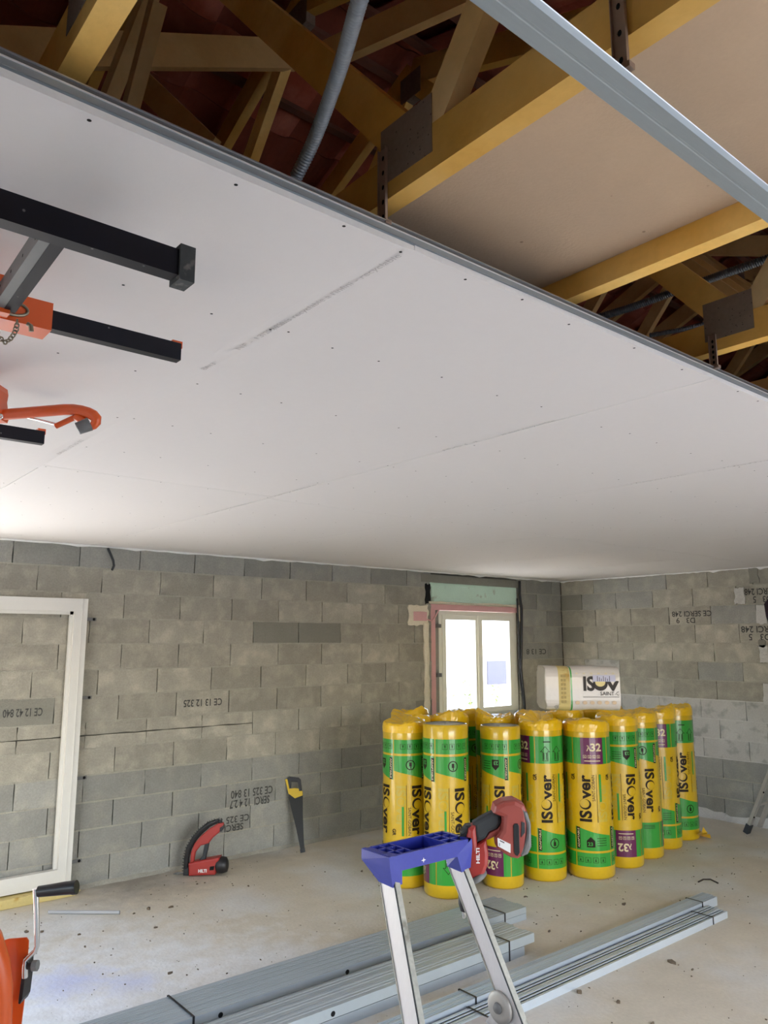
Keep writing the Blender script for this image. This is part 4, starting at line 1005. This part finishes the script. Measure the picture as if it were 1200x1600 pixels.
MB().lathe([(.001, -.006), (.036, -.004), (.040, .004), (.038, .012), (.03, .016)], P0, (RH_*.45-ZZ*.9), 20).build('gear_collar', m_toolg, sdv)
ntop = so_+RH_*((729-745)*sK)+ZZ*(-(1352-1340)*sK); nb = so_+RH_*((724-745)*sK)+ZZ*(-(1418-1340)*sK)
ax = (nb-ntop)
MB().tube([ntop, ntop+ax*.5, ntop+ax*.85, nb], [.024, .023, .020, .012], 16).build('nose_piece', m_black, sdv)
MB().tube([nb-ax*.02, nb+ax.normalized()*.018, nb+ax.normalized()*.022], [.0075, .0065, .002], 12).build('bit_holder', m_chrome, sdv)
# ---------------------------------------------------------------- panel lifter
ZT_ = 2.52; pl = thing('panel_lifter', 'orange panel lifter with black cradle arms at the left edge, under the ceiling', 'lifter', (-7.86, -4.2, 0))
T_ = .043
def arm(p, q, name, mt, w=T_, h=T_): return MB().bar(p, q, w, h, (0, 0, 1)).build(name, mt, pl)
y1_, y2_, y3_ = -5.10, -4.71, -3.72
arm((-9.2, y1_, ZT_), (-7.69, y1_, ZT_), 'cradle_arm', m_blkpaint, .030, .048)
MB().box((-7.70, y1_-.021, ZT_-.033), (-7.672, y1_+.021, ZT_+.033)).build('rubber_cap', m_rubber, pl)
a2 = arm((-9.1, y2_, ZT_), (-7.512, y2_, ZT_), 'cradle_arm', m_blkpaint, .024, .040)
MB().box((-7.532, y2_-.008, ZT_+.010), (-7.508, y2_+.018, ZT_+.026)).build('end_stop', m_orange, pl)
a3 = arm((-9.0, y3_, ZT_), (-7.525, y3_, ZT_), 'cradle_arm', m_blkpaint, .028, .042)
MB().box((-7.545, y3_-.008, ZT_+.012), (-7.521, y3_+.02, ZT_+.030)).build('end_stop', m_orange, pl)
MB().box((-8.2, y2_-.032, ZT_-.032), (-7.80, y2_+.030, ZT_+.026)).build('orange_sleeve', m_orange, pl)
MB().box((-8.0, y2_-.06, ZT_-.03), (-7.885, y2_+.0, ZT_+.045)).build('orange_bracket', m_orange, pl)
arm((-7.905, y2_-.05, ZT_-.005), (-7.905, y1_+.0, ZT_+.012), 'telescopic_bar', m_toolg, .018, .034)
arm((-7.885, y2_-.05, ZT_-.008), (-7.885, y1_+.0, ZT_+.009), 'telescopic_bar', m_blkpaint, .022, .030)
for k in range(4):
    y = y2_-.10-k*.075; MB().lathe([(.001, 0), (.0035, 0)], (-7.9146, y, ZT_+.003), (-1, 0, 0), 8).build('bar_hole', m_hole, pl)
arm((-7.95, y2_, ZT_-.02), (-7.95, y3_, ZT_-.02), 'cradle_beam', m_orange, .045, .045)
MB().tube([(-7.875+.028*math.cos(a), y2_-.034, ZT_-.006+.014*math.sin(a)) for a in [2*math.pi*k/16 for k in range(17)]], .003, 6).build('locking_ring', m_chain, pl)
# chain
cp = [atd(27, 500, 1.50), atd(26, 512, 1.50), atd(22, 522, 1.5), atd(15, 531, 1.5), atd(6, 536, 1.5), atd(0, 528, 1.5), atd(-6, 515, 1.5), atd(-10, 500, 1.5)]
ch = []
for i in range(len(cp)-1):
    for k in range(2): ch.append(cp[i].lerp(cp[i+1], k/2))
for i in range(len(ch)-1):
    a, c = ch[i], ch[i+1]; d = (c-a).normalized(); mid = (a+c)/2; pr_ = d.cross(FH if i % 2 else ZZ+RT*.3).normalized(); n = 12
    ln = (c-a).length*.68
    MB().tube([mid+d*ln*math.cos(t)+pr_*.0042*math.sin(t) for t in [2*math.pi*k/n for k in range(n+1)]], .0014, 6, caps=False).build('chain_link', m_chain, pl)
MB().tube([atd(43, 506, 1.5), atd(48, 509, 1.5), atd(49, 518, 1.5)], .0045, 8).build('wing_nut', m_chain, pl)
# orange retaining hook with roller
hz = 2.50; H = [(-60, 652), (5, 648), (40, 645), (75, 642), (100, 640), (115, 640), (128, 642), (138, 645), (146, 649), (150, 654), (150, 660), (146, 665), (140, 668)]
MB().tube([atd(x, y, 2.2) for x, y in H], [.016]*10+[.014, .012, .010], 12).build('retaining_hook', m_orange, pl)
MB().tube([atd(118, 650, 2.2), atd(136, 662, 2.2)], .012, 10).build('retaining_hook', m_orange, pl)
MB().lathe([(.001, 0), (.017, 0), (.019, .035), (.001, .035)], atd(121, 670, 2.10), (RT*.8+ZZ*.45+FH*.3), 18).build('roller', m_toolg, pl)
MB().tube([atd(40, 651, 2.22), atd(88, 663, 2.22)], .004, 8).build('spring_rod', m_chrome, pl)
MB().tube([atd(87, 666, 2.2), atd(117, 652, 2.2)], .008, 10).build('hook_strut', m_orange, pl)
MB().prism([((x-0)*.00183, -(y-640)*.00183) for x, y in [(-60, 600), (2, 603), (4, 612), (3, 624), (8, 650), (6, 658), (-60, 660)]], atd(0, 640, 2.2)-FH*.03, RH_, ZZ, FH, .06, bev=.004).build('tilt_bracket', m_orange, pl)
MB().lathe([(.001, -.004), (.008, -.004), (.008, 0)], atd(1, 651, 2.16), FH, 12).build('pivot_bolt', m_chrome, pl)
# mast, winch and tripod base
MX, MY = -7.80, -4.20
MB().box((MX-.10, MY-.04, .12), (MX-.02, MY+.04, 1.25)).build('mast', m_orange, pl)
MB().box((MX-.09, MY-.03, 1.2), (MX-.03, MY+.03, 2.0)).build('mast', m_alu, pl); MB().box((MX-.083, MY-.022, 1.9), (MX-.037, MY+.022, ZT_-.03)).build('mast', m_orange, pl)
WD = 1.86
wf_ = atd(20, 1540, WD); pw = lambda pts: [((x-20)*WD/FPX, -(y-1540)*WD/FPX) for x, y in pts]
MB().prism(pw([(-80, 1500), (2, 1477), (30, 1475), (34, 1480), (34, 1560), (27, 1680), (-80, 1700)]), wf_+FH*.02, RH_, ZZ, FH, .004, bev=0).build('winch_cover', m_orange, pl)
MB().tube([atd(-48, 1440, WD-.05), atd(-20, 1474, WD-.05), atd(-5, 1510, WD-.05), atd(1, 1545, WD-.05), atd(-1, 1620, WD-.05), atd(-7, 1700, WD-.05)], [.045, .036, .030, .027, .027, .027], 16).build('winch_housing', m_orange, pl)
MB().prism(pw([(34, 1500), (37, 1498), (38, 1528), (36, 1560), (33, 1567), (30, 1566)]), wf_+FH*.0, RH_, ZZ, FH, .045, bev=.001).build('brake_disc', m_black, pl)
crk = MB().tube([atd(56, 1388, WD), atd(56.5, 1400, WD), atd(57.5, 1430, WD), atd(58, 1478, WD), atd(55, 1486, WD), atd(40, 1500, WD), atd(39, 1512, WD), atd(39, 1527, WD)], [.0065, .0065, .006, .006, .006, .006, .007, .007], 12).build('crank_arm', m_chrome, pl)
q = MB().tube([atd(60, 1393, WD), atd(78, 1391, WD), atd(100, 1388, WD), atd(112, 1387, WD), atd(114, 1387, WD), atd(120, 1386, WD)], [.0125, .0135, .0150, .0155, .0165, .0160], 20)
q = link('crank_grip', q.mesh('crank_grip', m_black, pl.location), crk)
MB().tube([atd(43, 1509.5, WD), atd(52, 1509, WD)], .0075, 12).build('crank_bolt', m_dark, pl)
MB().tube([atd(51, 1509, WD), atd(59, 1508.5, WD)], [.0125, .0125], 8, smooth=False).build('crank_bolt', m_toolg, pl)
for a in (90, 210, 330):
    e = Vector((MX-.06+.7*math.cos(R(a)), MY+.7*math.sin(R(a)), .06)); MB().bar((MX-.06, MY, .14), e, .04, .04, (0, 0, 1)).build('base_leg', m_orange, pl)
    MB().lathe([(.001, -.015), (.05, -.015), (.05, .015), (.001, .015)], (e.x, e.y, .05), (math.sin(R(a)), -math.cos(R(a)), 0), 18).build('castor', m_black, pl)
# ---------------------------------------------------------------- red nailer on the floor
ND = 6.22; nK = ND/FPX; no = atd(315, 1357, ND); no = Vector((no.x, no.y, 0.002)); nl = thing('nail_gun', 'red gas nail gun with a black magazine standing on the floor by the back wall', 'power tool', tuple(no))
def np_(pts, back, th, name, mt, bev=.006, par=None):
    P2 = [((x-315)*nK, -(y-1358.5)*nK) for x, y in pts]; return MB().prism(P2, no+FH*back, RH_, ZZ, FH, th, bev=bev).build(name, mt, nl)
np_([(296, 1340), (310, 1336.5), (345, 1330.5), (341, 1343), (338, 1356.5), (297, 1358.3)], -.05, .10, 'barrel_housing', m_red, .014)
MB().lathe([(.001, 0), (.052, .0), (.062, .012), (.064, .05), (.056, .085), (.03, .095), (.001, .096)], no+RH_*((338-315)*nK)+ZZ*.071, (RH_*1+ZZ*.10), 22).build('end_cap', m_black, nl)
np_([(297, 1345), (298, 1325), (303, 1312), (313, 1300), (325, 1290), (340, 1281.5), (347, 1281), (348.5, 1287), (343, 1294), (332, 1303), (325, 1312), (313, 1315), (305, 1325), (302, 1345)], -.022, .045, 'handle_frame', m_red, .01)
np_([(319, 1312), (326, 1309), (324, 1322), (321, 1335), (315, 1340), (310, 1338), (316, 1330)], -.02, .04, 'trigger_grip', m_dark, .008)
np_([(342, 1288), (348, 1284), (349, 1288), (345, 1294), (342, 1294)], -.024, .05, 'handle_tip', m_black, .004)
b = MB(); cv = [(291, 1352), (291, 1335), (294, 1320), (302, 1305), (312, 1294), (324, 1284), (338, 1278.5), (345, 1282)]
PP = [no+RH_*((x-315)*nK)+ZZ*(-(y-1358.5)*nK) for x, y in cv]; b.tube(PP, [.022, .023, .024, .024, .024, .023, .018, .010], 10, smooth=False); b.build('nail_magazine', m_black, nl)
b = MB()
for i in range(len(PP)-1):
    for k in range(4):
        c = PP[i].lerp(PP[i+1], k/4); d = (PP[i+1]-PP[i]).normalized(); nrm = d.cross(FH); b.tube([c+nrm*.012-FH*.02, c+nrm*.030-FH*.014], .003, 5)
q = b.build('magazine_ribs', m_dark, nl); q['kind'] = 'stuff'
np_([(288, 1349), (296, 1347), (297, 1358.3), (288, 1358.3)], -.03, .06, 'nose_block', m_black, .004)
MB().tube([no+RH_*((290-315)*nK)+ZZ*.012, no+RH_*((278-315)*nK)+ZZ*.016, no+RH_*((271-315)*nK)+ZZ*.007, no+RH_*((280-315)*nK)+ZZ*.004], .005, 6).build('belt_hook', m_toolg, nl)
np_([(330, 1344), (337, 1343), (336, 1349), (329.5, 1349.5)], -.0515, .01, 'vent', m_hole, .001)
b = MB(); flat_text(b, 'HILTI', .033, no-FH*.0515+RH_*((312-315)*nK)+ZZ*(6*nK), RH_+ZZ*.02, ZZ, bold=.04, fit=.068); b.build('logo', m_white, nl)
# ---------------------------------------------------------------- handsaw against the wall
SO = Vector((-4.15, -.25, .004)); ST = ony(455, 1214, -.035); sx_ = (ST-SO); SL_ = sx_.length; sY = sx_.normalized(); sX = (RT-sY*RT.dot(sY)).normalized(); sN = sX.cross(sY)
sw = thing('handsaw', 'black-bladed handsaw with a yellow and black handle leaning on the back wall', 'saw', tuple(SO))
def sp(pts, back, th, name, mt, bev=.0, par=None):
    # pts in pixels of a straightened saw: x across, y along from the tip (0) to the handle top (126)
    k = SL_/126; return MB().prism([(x*k, y*k) for x, y in pts], SO+sN*back, sX, sY, sN, th, bev=bev).build(name, mt, sw)
sp([(-3.0, 0), (4, 0), (4.5, 14), (10, 60), (16, 97), (-8, 104), (-10, 92), (-5, 40)], 0, .0015, 'blade', m_blade)
sp([(-11, 124), (-9, 99), (1, 89), (15, 91), (16, 98), (11, 101), (2, 101), (-6, 107), (-6, 124)], -.010, .022, 'handle_grip', m_yplast, .003)
sp([(-7, 125), (-3, 127), (13, 122), (16, 118), (15, 99), (10, 99), (10, 115), (-1, 118), (-3, 108), (-6, 108)], -.012, .026, 'handle_core', m_black, .003)
sp([(-6, 107), (1, 97), (14, 97), (12, 103), (3, 106)], -.011, .024, 'handle_inlay', m_yplast, .002)
sp([(-4, 0), (4.5, 0), (4.5, 6), (-4, 6)], -.002, .006, 'tip_guard', m_dark, .001)
MB().lathe([(.001, 0), (.010, 0)], SO+sY*(.052)-sN*.004, sN, 10).build('tip_hole', m_chrome, sw)
# grey pipe, stick, rubble
P1, P2 = onz(76, 1425, .012), onz(187, 1425.5, .012)
pp = MB().tube([P1, P2], .012, 14).build('pipe_offcut', m_gplast); tag(pp, 'short grey plastic pipe lying on the floor below the white frame', 'pipe')
st_ = MB().tube([onz(1091, 1378, .01), onz(1099, 1374, .02), onz(1110, 1374, .02), onz(1122, 1380, .01)], .006, 6).build('twig', m_twig); tag(st_, 'thin dark bent stick on the floor beyond the long studs', 'stick')
st_ = MB().tube([onz(645, 1440, .006), onz(655, 1443, .012), onz(664, 1446, .006)], .005, 6).build('twig', m_twig); tag(st_, 'tiny dark stick on the floor just left of the ladder tray', 'stick')
def chip(mb, x, y, s, r_):
    n = 6; el = r_.uniform(.45, 1.5); top = [(x+s*el*r_.uniform(.4, 1)*math.cos(t), y+s/el*.8*r_.uniform(.4, 1)*math.sin(t), .0008+s*r_.uniform(.2, .7)) for t in [2*math.pi*k/n for k in range(n)]]
    bot = [(q[0]*1.0, q[1], 0.0003) for q in top]; mb.add(bot+top+[(x, y, s*.8)], [(i, (i+1) % n, n+(i+1) % n, n+i) for i in range(n)]+[(n+i, n+(i+1) % n, 2*n) for i in range(n)])
b = MB(); r_ = random.Random(21)
for k in range(900):
    x = r_.uniform(-8.2, -.3); y = r_.uniform(-4.6, -.1); chip(b, x, y, r_.choice((.0025, .003, .004, .004, .005, .006, .008)), r_)
for px, py, s in ((41, 1457, .022), (65, 1457, .016), (124, 1461, .014), (133, 1480, .013), (232, 1421, .024), (268, 1418, .017), (209, 1428, .012), (308, 1382, .012), (388, 1385, .014), (243, 1450, .013), (565, 1362, .016), (588, 1365, .014), (265, 1522, .016), (570, 1487, .020), (693, 1509, .022), (1045, 1435, .02), (1050, 1505, .028), (966, 1567, .018), (905, 1552, .022), (820, 1402, .014), (975, 1414, .02), (858, 1456, .016), (1082, 1516, .014), (1020, 1600, .016), (890, 1349, .012), (320, 1380, .012)):
    P = onz(px, py, 0); chip(b, P.x, P.y, s, r_)
o = b.build('rubble_chips', m_rub); tag(o, 'dark crumbs of rubble scattered over the concrete floor', 'rubble', kind='stuff')
# ---------------------------------------------------------------- second ladder at the right edge
l2 = thing('step_ladder', 'old aluminium ladder leaning by the right wall, its foot at the right edge', 'ladder', (-.45, -2.6, 0))
f0 = onz(1165, 1303, .0); 
LD = 8.05
def l2p(px, py, D=LD): return atd(px, py, D)
F1 = onz(1168, 1303, 0); F1.z = .03; T1 = onx(1240, 1110, F1.x-.02); dd = (T1-F1).normalized(); TT = F1+dd*2.1
s_ = MB().bar(F1, TT, .05, .03, (0, 0, 1)).build('stile', m_alud, l2)
MB().bar(F1-dd*.02, F1+dd*.07, .065, .045, (0, 0, 1)).build('foot', m_dark, l2)
SX = Vector((.22, 0, 0)); F2 = F1+SX*1.2; MB().bar(F2, TT+SX, .05, .03, (0, 0, 1)).build('stile', m_alud, l2)
for k in range(1, 8):
    a = F1+dd*(.28*k); c = F2+(TT+SX-F2)*(.28*k/2.1); MB().tube([a, c], .012, 8).build('rung', m_alud, l2)
for k in (.12, .33): MB().lathe([(.001, 0), (.009, 0)], F1+dd*k*1.3-FH*.027, FH, 8).build('rivet', m_hole, l2)
b = MB(); r_ = random.Random(8); vs = []; n = 12; pts = [(1204, 928), (1201, 945), (1203, 962), (1206, 978), (1210, 990)]
b.tube([l2p(x+12, y, 7.2) for x, y in pts], [.05, .105, .10, .075, .02], 14); o = b.build('hanging_cloth', m_purple_cloth); tag(o, 'dark purple cloth edge hanging high at the right edge of the photo', 'cloth')
# ---------------------------------------------------------------- outside
g = MB().box((-60, .2, -.25), (50, 60, -.2)).build('ground', m_ground); g['kind'] = 'structure'
g = MB().box((-60, -60, -.25), (50, YB-.2, -.2)).build('terrace', m_terr); g['kind'] = 'structure'
nh = thing('neighbour_house', 'pale sunlit house wall seen blown out through the window', 'house', (6, 14, -.2))
MB().box((-6, 14, -.2), (16, 20, 5.5)).build('house_wall', m_neigh, nh)
a = ony(763, 1033, 13.9); c = ony(803, 1068, 13.9); MB().box((a.x, 13.93, c.z), (c.x, 13.99, a.z)).build('shutter', m_bluegrey, nh)
for (px, py, s, nm) in ((735, 1068, .55, 'small garden shrub outside, seen through the left window pane'), (775, 1082, .5, 'small garden shrub outside, seen through the right window pane')):
    P = ony(px, py, 6.0); t = thing('garden_shrub', nm, 'shrub', (P.x, P.y, -.2)); b = MB(); r_ = random.Random(px)
    for k in range(90):
        q = P+Vector((r_.gauss(0, s*.3), r_.gauss(0, s*.3), r_.uniform(-1.0, .35)*s)); u = Vector((r_.uniform(-1, 1), r_.uniform(-1, 1), r_.uniform(-1, 1))).normalized()*.05; v = u.orthogonal().normalized()*.022
        b.add([q-u, q+v, q+u, q-v], [(0, 1, 2, 3)])
    b.build('foliage', m_leaf, t); MB().tube([(P.x, P.y, -.2), (P.x, P.y, P.z)], .015, 6).build('stem', m_wood_b, t)
